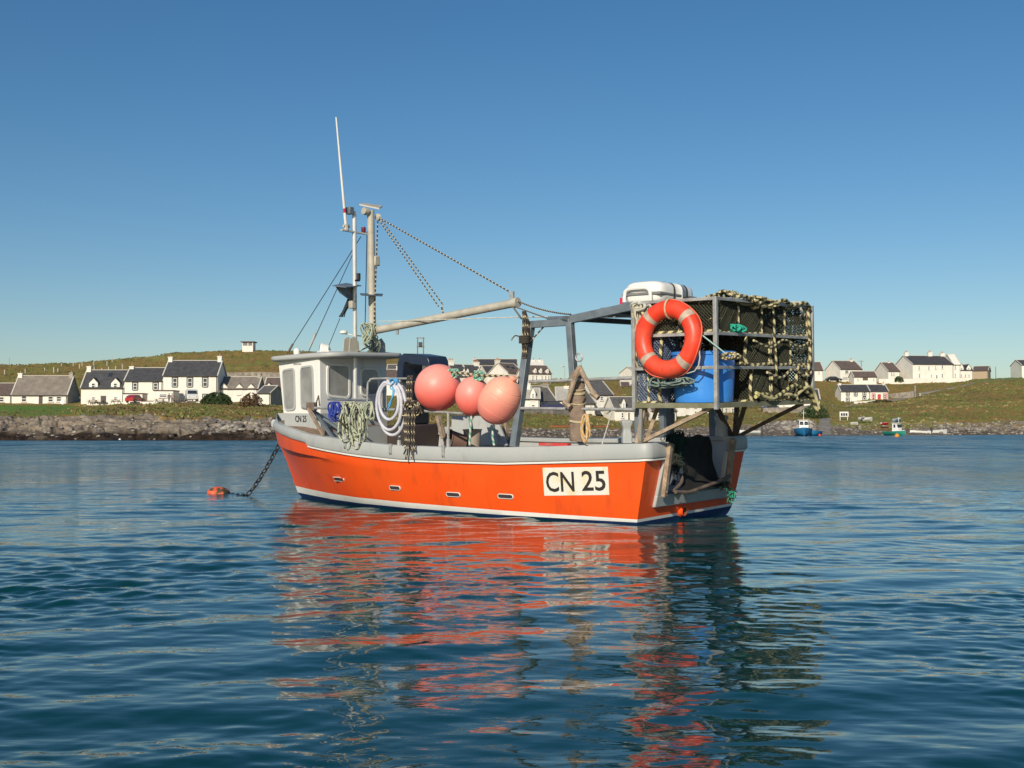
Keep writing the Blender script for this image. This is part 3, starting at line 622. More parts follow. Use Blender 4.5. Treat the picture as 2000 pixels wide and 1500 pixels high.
# right hand hilltop
house('white house with brown roof half hidden by the pot cage on the hilltop', 1581, 1608, 743, 723, 708, 340, 340, depth=7, roof=SB, wins=[(1598, 725, 1601, 730)])
house('white semi detached house with brown roof and windowless gable beside the black car', 1641, 1684, 743, 721, 706, 335, 336.6, depth=8.5, roof=SB, wins=[(1650, 723, 1657, 729), (1665, 724, 1669, 728), (1645, 736.5, 1656, 740)], doors=[(1661, 737, 1663, 743)], chim=[(1663, 703, 6, 1)], gable=HW)
house('low white bungalow with dark roof in front of the right hand hilltop houses', 1668, 1713, 747, 736, 726.5, 325, depth=5, roof=SB, wins=[(1674, 738.5, 1677, 743), (1705, 738.5, 1708, 743)], doors=[(1685, 738, 1695, 743, SB)])
house('white gabled house with grey brown roof left of the big white guest house', 1735, 1758, 744, 725, 709, 338, 338.5, depth=9, roof=SB, wins=[(1740, 727, 1743, 733), (1744.5, 727, 1747, 733), (1740, 739, 1743, 743)], chim=[(1736, 708, 3)])
house('largest white house on the hilltop, long dark roof and three chimneys', 1783, 1862, 741.5, 711.5, 696, 335, 336.5, depth=11.5, roof=SL, wins=[(1793.5, 715, 1796.5, 722), (1812.5, 715, 1815.5, 722), (1826, 714, 1828.5, 721), (1838.5, 713, 1842, 720), (1794, 730, 1797, 737), (1817.5, 731, 1820.5, 736), (1838.5, 730, 1842, 737)], doors=[(1828, 732, 1831, 740)], chim=[(1771, 688, 7), (1817, 688, 8), (1852, 690, 8)])
house('white gabled end wing of the largest hilltop house with two stacked windows', 1862.5, 1876, 741, 712, 693, 337, depth=9, roof=HW, wins=[(1864, 712, 1867, 721), (1864, 729, 1867, 736)])
house('small white cottage with two white dormers right of the largest hilltop house', 1873, 1900, 741, 723, 713, 350, depth=6, roof=SL, wins=[(1876, 731, 1879, 736), (1884, 731, 1887, 736), (1891, 731, 1894, 736)], dorm=[(1878, 8, 724, 718, 711), (1892, 8, 724, 718, 712)])
house('beige windowless gable ended hall right of the hilltop cottages', 1900, 1930, 738, 724, 716, 372, 370, depth=9, roof=SB, wall=M('beige_harl', (.42, .32, .22), .9), name='hall', cat='hall')
house('white house edge cut by the right border of the picture', 1996, 2050, 736, 713, 704, 352, depth=8, roof=SL, wins=[(2004, 718, 2010, 724)])
house('white waterside terrace with stacked windows and grey slate roof on the green bank', 1643, 1699, 790, 764.5, 752.5, 292, 291.6, depth=7, roof=SL, wins=[(1653.5, 765.5, 1658, 773), (1669, 765.5, 1673.5, 773), (1686, 765, 1690.5, 773), (1653.5, 778, 1658, 787), (1686, 776, 1690.5, 785)], doors=[(1669, 777, 1673, 788, WF)], chim=[(1640, 749, 5, 1)], surround=WB)
house('white cottage with red door and red window frames joined to the waterside terrace', 1700, 1735, 784, 764.5, 752.5, 291.6, 291.3, depth=7, roof=SL, doors=[(1714, 770, 1720.5, 782, DRR)], wins=[(1704, 770, 1708.5, 781), (1726, 770, 1731, 778)], chim=[(1732, 749, 4)], surround=DRR)
# ================================================================== SMALL THINGS ASHORE
WHP = M('white_paint', (.78, .77, .73), .4, var=.03); DK = M('dark_metal', (.03, .03, .035), .5); TY = M('tyre', (.02, .02, .02), .85)
WOODG = M('grey_wood', (.20, .165, .13), .85, var=.3, scale=4); STN = M('field_stone', (.26, .23, .19), .92, var=.35, scale=1.2, bump=.6, bscale=4)
def wall_run(label, pts, h, th=.45, name='stone_wall', mat=STN, drop=1.5, cap=None):     # pts: (px, py of foot, D)
    m = MB(); P = [at(*p) for p in pts]
    for a, b in zip(P[:-1], P[1:]):
        n = Vector((a.y-b.y, b.x-a.x, 0)).normalized()*th/2; d = Vector((0, 0, drop)); u = Vector((0, 0, h))
        m.hexa([a-n-d, b-n-d, b+n-d, a+n-d, a-n+u, b-n+u, b+n+u, a+n+u])
    o = m.build(name, [mat], base=P[0]); tag(o, label, 'wall'); return o
wall_run('grey sea wall below the waterside row of houses', [(1015, 812, 200), (1080, 812, 200), (1135, 813, 202)], 1.0, mat=M('sea_wall_stone', (.15, .135, .12), .9, var=.3, scale=1.5))
wall_run('ruined stone wall beside the cottage with the red door', [(1737, 783, 296), (1790, 777, 292)], 1.7)
wall_run('tall stone gate pillar at the right end of the ruined wall', [(1785.5, 777, 291.6), (1788.5, 777, 291.6)], 3.0, name='stone_pillar')
wall_run('long low pale wall running up beside the hill road on the right', [(1797, 774, 292), (1830, 769, 300), (1870, 762, 310), (1915, 753, 322)], .8, .4, mat=M('pale_wall', (.42, .39, .34), .9, var=.15, scale=.8))
wall_run('white garden wall in front of the largest hilltop house', [(1716, 745, 333), (1760, 745, 333), (1800, 744.5, 334), (1890, 743.5, 336)], .7, .3, mat=HW, name='garden_wall')
wall_run('low white wall in front of the waterside terrace on the green bank', [(1668, 792, 283), (1690, 791, 283), (1708, 789, 284)], .9, .3, mat=HW, name='garden_wall')
wall_run('white retaining wall along the terrace below the tall black windowed house', [(170, 789.5, 217), (270, 788.5, 216), (425, 786.5, 216)], .35, .3, mat=HW, name='terrace_wall')
wall_run('rubble wall at the foot of the hill behind the brown roofed left cottages', [(440, 737, 300), (505, 736, 300), (560, 737, 300)], 1.2)
wall_run('grey stone wall edging the bank under the long white building', [(1490, 806, 222), (1560, 804, 222), (1600, 798, 224)], .9)

def pole(label, px, y0, y1, D, r=.09, name='utility_pole', cat='pole', arms=(), lamp=False, mat=None):
    a = at(px, y0, D); h = at(px, y1, D).z-a.z; root = empty(name, Matrix.Translation(a), label, cat)
    m = MB(); m.tube([(0, 0, -1.5), (0, 0, h)], [r, r*.7], 8); m.build('pole', [mat or WOODG], root)
    for z, w in arms: k = MB(); k.box(-w, w, -.06, .06, h-z-.12, h-z); k.build('cross_arm', [mat or WOODG], root)
    if lamp: k = MB(); k.tube([(0, 0, h-.1), (-.5, -.2, h+.05)], .05, 6); k.build('arm', [DK], root); k = MB(); k.ball((-.7, -.25, h+.05), .32, 8, sq=(1, 1, .5)); k.build('lamp_head', [WHP], root)
    return root
def h_pole():
    D = 300; a = at(815.5, 708, D); b = at(827, 708, D); w = (b-a).length; h = at(815, 659, D).z-a.z
    root = empty('transformer_pole', Matrix.Translation(a), 'twin pole with transformer standing above the oval hood on the skyline', 'pole')
    for x in (0, w): m = MB(); m.tube([(x, 0, -2), (x, 0, h)], .13, 8); m.build('pole', [WOODG], root)
    for z in (h-.15, h*.62): m = MB(); m.box(-.3, w+.3, -.1, .1, z-.1, z+.1); m.build('cross_arm', [WOODG], root)
    m = MB(); m.box(w/2-.45, w/2+.45, -.4, .4, h*.62+.1, h*.62+1.2); m.build('transformer', [DK], root)
h_pole()
pole('thin street lamp between the skyline houses and the gantry leg', 1103, 742, 716, 290, .07, 'street_lamp', 'lamp', lamp=True, mat=M('galvanised_far', (.35, .36, .36), .5))
pole('lone wooden pole between two brown roofed hilltop houses on the right', 1682.5, 742, 704, 380, .14, arms=((.2, .9),))
pole('wooden pole on the grass right of the beige hall', 1945, 739, 716, 375, .13)
pole('leaning thin pole on the skyline above the canvas wrapped post', 1135, 740, 704, 330, .06)
pole('bare pole near the top of the left hill behind the low cottages', 18, 716, 698, 380, .06)
# fence posts on the left hill
r = random.Random(3); first = None
FP = [(8, 728), (48, 726), (86, 722), (104, 724), (112, 724), (119, 713), (142, 713), (159, 712), (182, 712), (183, 722), (198, 722), (208, 711), (211, 720), (225, 721), (238, 717), (218, 703), (154, 717)]
for i, (px, py) in enumerate(FP):
    D = 390 if py > 716 else 400
    if first is None:
        m = MB(); m.box(-.1, .1, -.1, .1, -1, 1.25); first = m.build('fence_post', [VG]); o = first
    else: o = first.copy(); COL.objects.link(o)
    Dd = np.arange(240, 430, 2.); zz = height(np.full(len(Dd), px), Dd); rows = HOR-(zz-CAMH)/Dd*F; k = int(np.argmin(abs(rows-(py+3)))); 
    o.location = ((px-1000)/F*Dd[k], Dd[k], float(zz[k])); o.rotation_euler = (0, 0, r.uniform(0, 1)); s = r.uniform(.8, 1.25); o.scale = (1, 1, s)
    tag(o, 'pale weathered fence post standing on the left hillside', 'fence post', 'old fence posts scattered over the left hillside')
# parked vehicles
def car(label, px, py, D, col, Ln=4.2, ang=0, van=False, cat='car', name='parked_car'):
    p = at(px, py, D); mw = Matrix.Translation(p) @ Matrix.Rotation(ang, 4, 'Z'); root = empty(name, mw, label, cat)
    cm = M('car_paint_%d' % (int(col[0]*1000)), col, .25, var=.02, coat=.5); h = 1.45 if not van else 2.2; w = .85 if not van else .98; s = Ln/2
    if van: body = [(-s, .35), (s, .35), (s, .9), (s-.25, 1.15), (s-.9, 1.35), (s-1.5, 2.1), (s-1.8, h), (-s+.1, h), (-s, h-.15)]; gl = [(s-.95, 1.36), (s-1.5, 2.0), (s-2.3, 2.0), (s-2.3, 1.36)]
    else: body = [(-s, .3), (s, .3), (s, .72), (s-.2, .85), (s-1.1, .95), (s-1.75, h), (-s+1.1, h), (-s+.35, .98), (-s, .9)]; gl = [(s-1.2, .97), (s-1.75, h-.06), (-s+1.15, h-.06), (-s+.5, .97)]
    m = MB(); m.prism([(x, -w, z) for x, z in body], (0, 2*w, 0)); m.build('body', [cm], root, bevel=.07)
    m = MB(); m.prism([(x, -w-.012, z) for x, z in gl], (0, .02, 0)); m.prism([(x, w-.008, z) for x, z in gl], (0, .02, 0)); m.build('window', [WG], root)
    m = MB(); a, b = (gl[0][0]+.13, gl[0][1]), (gl[1][0]+.13, gl[1][1]-.03); m.hexa([(a[0]+.05, -w*.85, a[1]), (a[0]+.05, w*.85, a[1]), (a[0]-.05, w*.85, a[1]), (a[0]-.05, -w*.85, a[1]), (b[0]+.05, -w*.8, b[1]), (b[0]+.05, w*.8, b[1]), (b[0]-.05, w*.8, b[1]), (b[0]-.05, -w*.8, b[1])]); m.build('windscreen', [WG], root)
    for sx in (-s+.75, s-.8):
        for sy in (-w+.02, w-.02):
            m = MB(); m.lathe([(.2, -.1), (.31, -.1), (.33, 0), (.31, .1), (.2, .1)], (sx, sy, .33), 14, axis=(0, 1, 0)); wl = m.build('wheel', [TY], root)
            m = MB(); m.lathe([(.05, -.115), (.19, -.12), (.19, .12), (.05, .115)], (sx, sy, .33), 10, axis=(0, 1, 0)); m.build('rim', [VG], wl)
    for sy in (-.6, .6): m = MB(); m.ball((s-.02, sy, .7 if not van else .85), .12, 6); m.build('headlight', [WHP], root)
    return root
car('white camper van parked before the tall black windowed house', 374, 784, 217, (.72, .71, .68), 4.6, R_(-70), True, 'van', 'parked_van')
car('red car parked in front of the glazed porch', 264, 787, 216, (.42, .02, .02), 3.8, R_(72))
car('black car parked by the windowless gable on the right hilltop', 1628, 745.5, 333, (.012, .012, .014), 4.4, R_(4))
car('dark blue long car parked low in the waterside row left of the wrapped post', 1083, 801, 203, (.015, .02, .09), 4.6, R_(2))
car('black car parked on the bank under the long white building', 1509, 805, 224, (.02, .02, .024), 3.9, R_(15))
# picnic tables
def picnic(label, px, py, D, ang):
    root = empty('picnic_table', Matrix.Translation(at(px, py, D)) @ Matrix.Rotation(ang, 4, 'Z'), label, 'picnic table')
    m = MB(); m.box(-.9, .9, -.4, .4, .72, .77); m.build('table_top', [WOODG], root)
    for y in (-.75, .75): m = MB(); m.box(-.9, .9, y-.14, y+.14, .43, .48); m.build('bench', [WOODG], root)
    for x in (-.6, .6):
        m = MB(); m.bar((x, -.75, 0), (x, -.2, .72), .08); m.bar((x, .75, 0), (x, .2, .72), .08); m.bar((x+.05, -.8, .4), (x+.05, .8, .4), .06); m.build('leg', [WOODG], root)
picnic('grey picnic table left of the dormered cottage door', 181, 789.5, 216, R_(5)); picnic('grey picnic table directly before the dormered cottage door', 194, 789.5, 215.5, R_(-4)); picnic('grey picnic table right of the dormered cottage door', 226, 789, 216, 0.)
picnic('grey picnic table on the terrace left of the white camper van', 347, 786.5, 215, R_(12)); picnic('grey picnic table under the windows of the flat roofed lounge', 312, 787.5, 215, R_(3))
# bush foliage
def bush(label, px, py, D, w, h, d, n, cols, name='bush'):
    c = at(px, py, D); rr = random.Random(px); m = MB()
    for i in range(n):
        a = rr.uniform(0, 6.28); t = rr.uniform(-.1, 1); q = rr.uniform(.55, 1)**.6; e = math.sqrt(max(0, 1-max(0, t)**2)); lump = 1+.22*math.sin(a*3+px)+.15*math.sin(a*7)
        p = Vector((math.cos(a)*w*e*q*lump, math.sin(a)*d*e*q, t*h*(.85+.25*math.sin(a*2+1)))); s = rr.uniform(.09, .22)*max(1, w/2)
        u = Vector((rr.uniform(-1, 1), rr.uniform(-1, 1), rr.uniform(-1, 1))).normalized()*s; v = u.orthogonal().normalized()*s*.7
        m.add([p-u, p+v, p+u, p-v], [(0, 1, 2, 3)], rr.randrange(len(cols)))
    o = m.build(name, cols, recalc=False); o.location = c; tag(o, label, 'bush'); return o
GA, GB, GC = M('leaf_dark', (.028, .050, .014), .8), M('leaf_mid', (.050, .085, .020), .8), M('leaf_rust', (.11, .055, .025), .8)
bush('rounded dark green bush hiding the foot of the tall black windowed house', 424, 789, 214, 2.6, 1.9, 1.6, 2600, [GA, GA, GB])
bush('tall rust brown shrub before the white house with three gablets', 490, 796, 205, 1.9, 2.3, 1.4, 1500, [GC, GC, M('leaf_tan', (.14, .09, .045), .85)])
bush('dark shrub between the grey brown roofed hilltop house and the guest house', 1755, 744, 333, 1.3, 1.2, 1., 900, [GA, GB])
bush('small green shrub beside the low black car on the bank', 1590, 815, 205, 2.2, 2.0, 1.5, 1500, [GA, GB])
bush('low dark bush beneath the cottage with the red door', 1722, 794, 280, 4., 1.3, 1.5, 1800, [GA, GC])
# boats pulled up or moored by the beach
def hull_mesh(Ln, B, H, mat, parent, transom=True, name='hull', sheer=.25, inner=None):
    m = MB(); N = 12; outer = []; 
    for i in range(N+1):
        t = i/N; x = -Ln/2+Ln*t; b = B/2*(1-max(0, (t-.35)/.65)**2.3)*(.86+.14*min(1, t*3)); hh = H*(1+sheer*t*t); b = max(b, .02)
        outer.append([(x, -b, hh), (x, -b*.86, hh*.35), (x, -b*.45, .02), (x, 0, -.12+.2*max(0, t-.8)*5*H*.5), (x, b*.45, .02), (x, b*.86, hh*.35), (x, b, hh), (x, b*.88, hh-.02), (x, b*.7, hh*.4), (x, -b*.7, hh*.4), (x, -b*.88, hh-.02)])
    mt = [0, 0, 0, 0, 0, 0, 2, 1, 1, 1, 2]
    m.loft(outer, mt); return m.build(name, [mat, inner or WHP, WHP], parent, sharp=50)
def place_boat(name, label, cat, px, py, D, ang, mwz=0.):
    p = at(px, py, D); p.z = max(p.z, 0)+mwz; return empty(name, Matrix.Translation(p) @ Matrix.Rotation(ang, 4, 'Z'), label, cat)
def cabin_boat(label, px, D, ang, Ln, B, col, mastx, y=None):
    root = place_boat('motor_boat', label, 'boat', px, 836+CAMH*F/D, D, ang); hm = M('boat_%s' % label[:5], col, .4, var=.05)
    hull_mesh(Ln, B, .72*B/2, hm, root); H = .72*B/2; f = Ln*.02
    m = MB(); c0, c1 = Ln*.02, Ln*.27; w = B*.31
    m.hexa([(c0-.3, -w, H*.6), (c1, -w*.8, H*.6), (c1, w*.8, H*.6), (c0-.3, w, H*.6), (c0-.3, -w*.92, H+1.15), (c1-.35, -w*.75, H+1.15), (c1-.35, w*.75, H+1.15), (c0-.3, w*.92, H+1.15)]); cb = m.build('cabin', [WHP], root, bevel=.05)
    m = MB(); m.box(c0-.45, c1-.2, -w, w, H+1.151, H+1.22); m.build('roof', [WHP], cb, bevel=.02)
    for s in (-1, 1):
        m = MB(); m.hexa([(c1-.11, s*w*.38-.24, H+.55), (c1-.11, s*w*.38+.24, H+.55), (c1-.16, s*w*.38+.24, H+.55), (c1-.16, s*w*.38-.24, H+.55), (c1-.30, s*w*.38-.22, H+1.), (c1-.30, s*w*.38+.22, H+1.), (c1-.36, s*w*.38+.22, H+1.), (c1-.36, s*w*.38-.22, H+1.)]); m.build('window', [WG], cb)
        m = MB(); m.box(c0, c1-.6, s*w*.93-.02, s*w*.93+.02, H+.55, H+.98); m.build('window', [WG], cb)
    m = MB(); m.prism([(c1-.1, -w*.7, H*.9), (Ln*.44, -.12, H*1.15), (Ln*.44, .12, H*1.15), (c1-.1, w*.7, H*.9)], (0, 0, .12)); m.build('foredeck', [WHP], root)
    m = MB(); m.tube([(mastx, 0, H+.9), (mastx, 0, H+1.15+B*.55)], .035, 6); m.tube([(mastx, -.3, H+1.5+B*.25), (mastx, .3, H+1.5+B*.25)], .03, 6); m.build('mast', [WHP], root)
    m = MB(); m.tube([(Ln*.3, -B*.32, H*1.1), (Ln*.3, -B*.32, H*1.1+.45), (Ln*.47, 0, H*1.3+.45), (Ln*.3, B*.32, H*1.1+.45), (Ln*.3, B*.32, H*1.1)], .025, 6); m.build('pulpit', [VG], root)
    return root
cabin_boat('blue hulled motor boat with white cabin, bow towards the viewer', 1569, 158, R_(-100), 5.6, 2.5, (.02, .20, .42), .9)
cabin_boat('green hulled motor boat with small white wheelhouse beside the orange buoy', 1749, 168, R_(-60), 3.6, 1.55, (.03, .25, .20), .6)
def dinghy(label, px, D, ang, Ln, B, mat, py=None, outboard=False, name='dinghy', H=.5, benches=True):
    root = place_boat(name, label, 'dinghy', px, py or 836+CAMH*F/D, D, ang); hull_mesh(Ln, B, H, mat, root, inner=M('dinghy_inner', (.5, .49, .46), .6))
    if benches:
        for x in (-Ln*.22, Ln*.12): m = MB(); m.box(x-.12, x+.12, -B*.36, B*.36, H*.7, H*.76); m.build('thwart', [WOODG], root)
    if outboard: m = MB(); m.box(-Ln/2-.35, -Ln/2-.05, -.14, .14, H*.8, H+.45); m.tube([(-Ln/2-.2, 0, H), (-Ln/2-.25, 0, -.2)], .06, 6); m.build('outboard_motor', [DK], root, bevel=.03)
    return root
dinghy('small plain blue rowing boat tucked right behind the blue motor boat', 1590, 162, R_(-130), 2.6, 1.5, M('blue_boat', (.03, .22, .45), .4), H=.62)
dinghy('white open boat with dark outboard lying on the beach near the stern corner', 1465, 146, R_(168), 2.5, 1.1, WHP, 847, True, H=.36)
dinghy('white open dinghy left of the pair at the far right of the beach', 1797, 176, R_(176), 2.9, 1.25, WHP, None, True, H=.60)
dinghy('white dinghy with raised bow, right of the pair on the beach', 1832, 178, R_(6), 2.8, 1.3, WHP, None, False, H=.68)
dinghy('white upturned looking dinghy on the grass above the beach', 1695, 196, R_(12), 1.6, .9, WHP, 821, False, H=.45)
dinghy('grey covered dinghy left of the white one on the grass', 1684, 196.5, R_(30), 1.2, .9, M('grey_cover', (.18, .17, .18), .8), 821, False, H=.5, benches=False)
dinghy('tiny blue dinghy lying high on the right hillside', 1833, 225, R_(4), 1.4, .7, M('blue_tarp', (.12, .16, .30), .7), 814, False, H=.3, benches=False)
dinghy('red dinghy on the grass left of the green boat mast', 1728, 186, R_(10), 1.2, .8, M('red_boat', (.45, .03, .04), .5), 829, False, H=.3, benches=False)
dinghy('white and blue speedboat on a trailer above the green boat', 1753, 188, R_(30), 1.5, .9, M('speed_blue', (.15, .28, .42), .3), 823, False, H=.4)
dinghy('tiny white dinghy on the stones right of the slipway', 1669, 184, R_(5), 1.1, .6, WHP, 828, False, H=.25)
dinghy('long green boat cover lying on the hillside at the right', 1949, 226, R_(10), 3.4, 1.0, M('green_cover', (.05, .16, .09), .8), 808, False, H=.35, benches=False)
def floatb(label, px, py, D, rad, mat, cat='buoy', name='mooring_buoy'):
    p = at(px, py, D); p.z = rad*.35; m = MB(); m.ball((0, 0, 0), rad, 10); m.tube([(0, 0, rad*.9), (0, 0, rad*1.3)], rad*.15, 6); o = m.build(name, [mat]); o.location = p; tag(o, label, cat)
floatb('yellow orange mooring buoy floating below the green boat', 1752, 853, 140, .28, M('orange_float', (.75, .28, .03), .5))
floatb('tiny white buoy floating close to the left rocks', 234, 859.5, 100, .12, WHP)
floatb('small red float beside the blue rowing boat', 1601, 851, 158, .2, M('red_float', (.6, .06, .04), .5))
# benches, noticeboard, steps
m = MB(); p = at(1640, 818, 200)
m.box(0, 1.5, 0, .06, .35, 1.2); m.box(.05, .15, .07, .17, -.3, .35); m.box(1.3, 1.4, .07, .17, -.3, .35)
for i in range(3): m.box(.2+.4*i, .5+.4*i, -.03, -.002, .5, .95, 1)
o = m.build('notice_board', [WHP, DK], base=(0, 0, 0)); o.location = p; tag(o, 'white notice board with dark panels beside the slipway', 'notice board')
m = MB()
for i in range(4): m.box(-1.1-i*.35, .4-i*.35, -i*1.3, .6-i*1.3, -i*.33-.5, -i*.33)
o = m.build('garden_steps', [M('step_stone', (.42, .39, .34), .9)]); o.location = at(135, 794, 214); tag(o, 'pale stone steps leading down the lawn from the single storey cottage', 'steps')
m = MB(); m.lathe([(.2, 0), (.40, .08), (.46, .22), (.4, .26)], (0, 0, 0), 14, axis=(.2, -1, .3)); o = m.build('round_table', [WHP]); o.location = at(123, 786, 224); tag(o, 'white round table tipped on its side by the cottage with the shade coloured gable', 'table')
# people at the terrace, tiny
def person(label, px, py, D, shirt, h=1.7, ang=0.):
    m = MB(); 
    for s in (-1, 1): m.tube([(s*.1, 0, 0), (s*.11, .02, .45), (s*.09, 0, .88)], [.055, .07, .09], 8, mat=1); m.tube([(s*.2, 0, 1.40), (s*.27, .03, 1.12), (s*.25, -.1, .88)], [.055, .045, .035], 8, mat=0)
    m.loft([[(math.cos(a)*w, math.sin(a)*w*.6, z) for a in [k*math.pi/5 for k in range(10)]] for z, w in ((.82, .15), (.95, .16), (1.15, .15), (1.38, .2), (1.45, .1), (1.5, .06))], 0)
    m.ball((0, 0, 1.62), .11, 7, 2, (1, 1, 1.15)); m.ball((0, .02, 1.66), .115, 7, 3, (1, 1, .9))
    o = m.build('person', [shirt, M('trousers', (.05, .06, .09), .9), M('skin', (.5, .28, .2), .6), M('hair', (.05, .03, .02), .9)]); o.location = at(px, py, D); o.scale = (h/1.72,)*3; o.rotation_euler = (0, 0, ang); tag(o, label, 'person')
person('person in dark top standing by the tables left of the camper van', 330, 787, 214, M('shirt_dark', (.08, .06, .07), .9)); person('person in pale pink top standing on the terrace by the tables', 336, 787, 214.5, M('shirt_pink', (.5, .3, .3), .9))
# ================================================================== FISHING BOAT
boat = empty('fishing_boat', BM, 'large orange and grey fishing boat CN 25 with white wheelhouse moored in the foreground', 'fishing boat')
ORG = M('orange_gelcoat', (.92, .088, .008), .32, var=.05, scale=1.6, col2=(.86, .125, .018), mix=.6, sharp=.3, coat=.15, bump=.03, bscale=3)
weather(ORG, (.30, .05, .018), .5, (5, 5, .9), .55, .75)
BGREY = M('boat_grey', (.40, .42, .41), .5, var=.05, scale=2.5, col2=(.45, .45, .43), mix=.55, sharp=.2, bump=.05, bscale=30)
weather(BGREY, (.20, .17, .13), .4, (4, 4, 1.6), .56, .76)
WHT = M('boat_white', (.80, .79, .74), .4, var=.03, scale=3, col2=(.72, .68, .60), mix=.68, sharp=.12)
weather(WHT, (.42, .32, .20), .38, (6, 6, 1.2), .58, .78)
NAVY = M('navy_antifoul', (.012, .030, .115), .5, var=.2); BLK = M('black_rubber', (.016, .016, .018), .6, var=.2)
BROWN = M('brown_nonslip', (.22, .15, .10), .9, var=.3, scale=14, bump=.3, bscale=80)
STEEL = M('steel_grey', (.17, .20, .225), .45, var=.2, scale=6, metal=.2, bump=.1)
GALV = M('galvanised', (.40, .40, .385), .55, var=.25, scale=9, metal=.35, bump=.15, bscale=60)
RUSTG = M('old_galvanised', (.30, .29, .265), .7, metal=.2, scale=11, col2=(.20, .13, .09), mix=.66, sharp=.08, bump=.2, bscale=60)
CRM = M('cream_metal', (.47, .44, .365), .45, var=.12, scale=7, bump=.1); ALU = M('pale_tube', (.66, .66, .63), .35, metal=.3, var=.08)
WOOD = M('weathered_wood', (.36, .27, .19), .85, var=.35, scale=9, bump=.4, bscale=50); WOODD = M('dark_wood', (.15, .11, .085), .85, var=.35, scale=9, bump=.4, bscale=50)
ROPT = M('rope_tan', (.52, .44, .28), .95, var=.15, scale=30); ROPD = M('rope_dark', (.045, .038, .028), .95, var=.3, scale=30); ROPG = M('rope_green', (.10, .34, .24), .9, var=.3, scale=30)
ROPB = M('rope_blue', (.10, .42, .72), .8); ROPDB = M('rope_darkblue', (.03, .06, .35), .8); ROPW = M('rope_white', (.55, .55, .48), .9, var=.2, scale=20); ROPY = M('rope_yellow', (.55, .50, .22), .9, var=.2, scale=20)
HAZY = M('painted_haze_pane', (.20, .205, .20), .14, scale=2.2, col2=(.40, .39, .36), mix=.52, sharp=.2, spec=.7); DARKIN = M('painted_dark_hollow', (.04, .03, .03), .9)  # reflections on the panes and shade in hollows, both painted in as colour

top_u = [-.1, .5, 1, 1.8, 2.8, 3.7, 4.5, 5, 5.5, 6, 6.4, 6.8, 7.1, 7.3]
top_b = [1.1, 1.14, 1.18, 1.22, 1.24, 1.23, 1.18, 1.1, .99, .83, .65, .42, .2, 0.]
def b_top(u): return interp(u, top_u, top_b)
def w_top(u): return interp(u, [-.1, .44, .965, 1.82, 2.77, 3.64, 4.44, 4.9, 5.44, 5.68, 5.94, 6.28, 6.58, 7.1, 7.3], [.918, .897, .871, .836, .82, .825, .865, .893, .921, .949, .978, 1.004, 1.032, 1.061, 1.075])
def w_gb(u): return interp(u, [-.1, .44, 1.82, 3.47, 4.24, 4.91, 5.40, 5.5, 5.86, 6.16, 6.58, 7.1, 7.3], [.755, .73, .664, .651, .685, .73, .768, .807, .837, .87, .906, .946, .955])
def w_kn(u): return interp(u, [-.1, 2, 4, 4.91, 5.45, 5.78, 6.16, 7.3], [.55, .52, .54, .594, .628, .641, .667, .72])
def u_fore(w): return interp(w, [-.35, -.11, .057, .45, .65, .70, .935, 1.08], [6.2, 6.77, 6.864, 7.07, 7.2, 7.24, 7.3, 7.33])
def u_aft(w): return interp(w, [-.35, 0, .3, .9], [.25, .1, .03, -.1])
def b_wl(s): return interp(s, [0, .1, .27, .5, .65, .78, .9, .96, 1], [1.02, 1.07, 1.12, 1.06, .90, .63, .30, .12, 0.])
def sstep(x, a, b): t = max(0, min(1, (x-a)/(b-a))); return t*t*(3-2*t)
def b_at(s, w):                                     # half beam of the hull at station s, height w
    ut = -.1+7.4*s; bt = b_top(ut); wk = w_kn(ut); step = .075*sstep(s, .62, .86)*(1 if s < .985 else .5)
    bk = max(0, bt-.02-step); bw = b_wl(s)
    if w >= wk: return bt-.02*(1-min(1, (w-wk)/(.25)))
    if w >= 0: return bw+(bk-bw)*(w/wk)**(.42+.33*sstep(s, 0, .5)+.5*sstep(s, .6, 1))
    return bw*max(.05, 1+w*1.6)
def hull_pt(s, w, side):
    u = u_aft(w)+(u_fore(w)-u_aft(w))*s; return L(u, side*b_at(s, w), w)
def side_v(u, w):
    s = (u-u_aft(w))/(u_fore(w)-u_aft(w)); return b_at(s, w)
def rows(s):
    u = -.1+7.4*s; lo = interp(s, [0, .6, 1], [.06, .026, -.015]); hi = interp(s, [0, .6, 1], [.093, .103, .08]); wk = w_kn(u)
    return [-.34, -.18, 0-.02, lo, hi]+[hi+(wk-hi)*q for q in (.12, .25, .4, .55, .7, .86)]+[ wk-.035, wk, (wk+w_gb(u))/2, w_gb(u)]
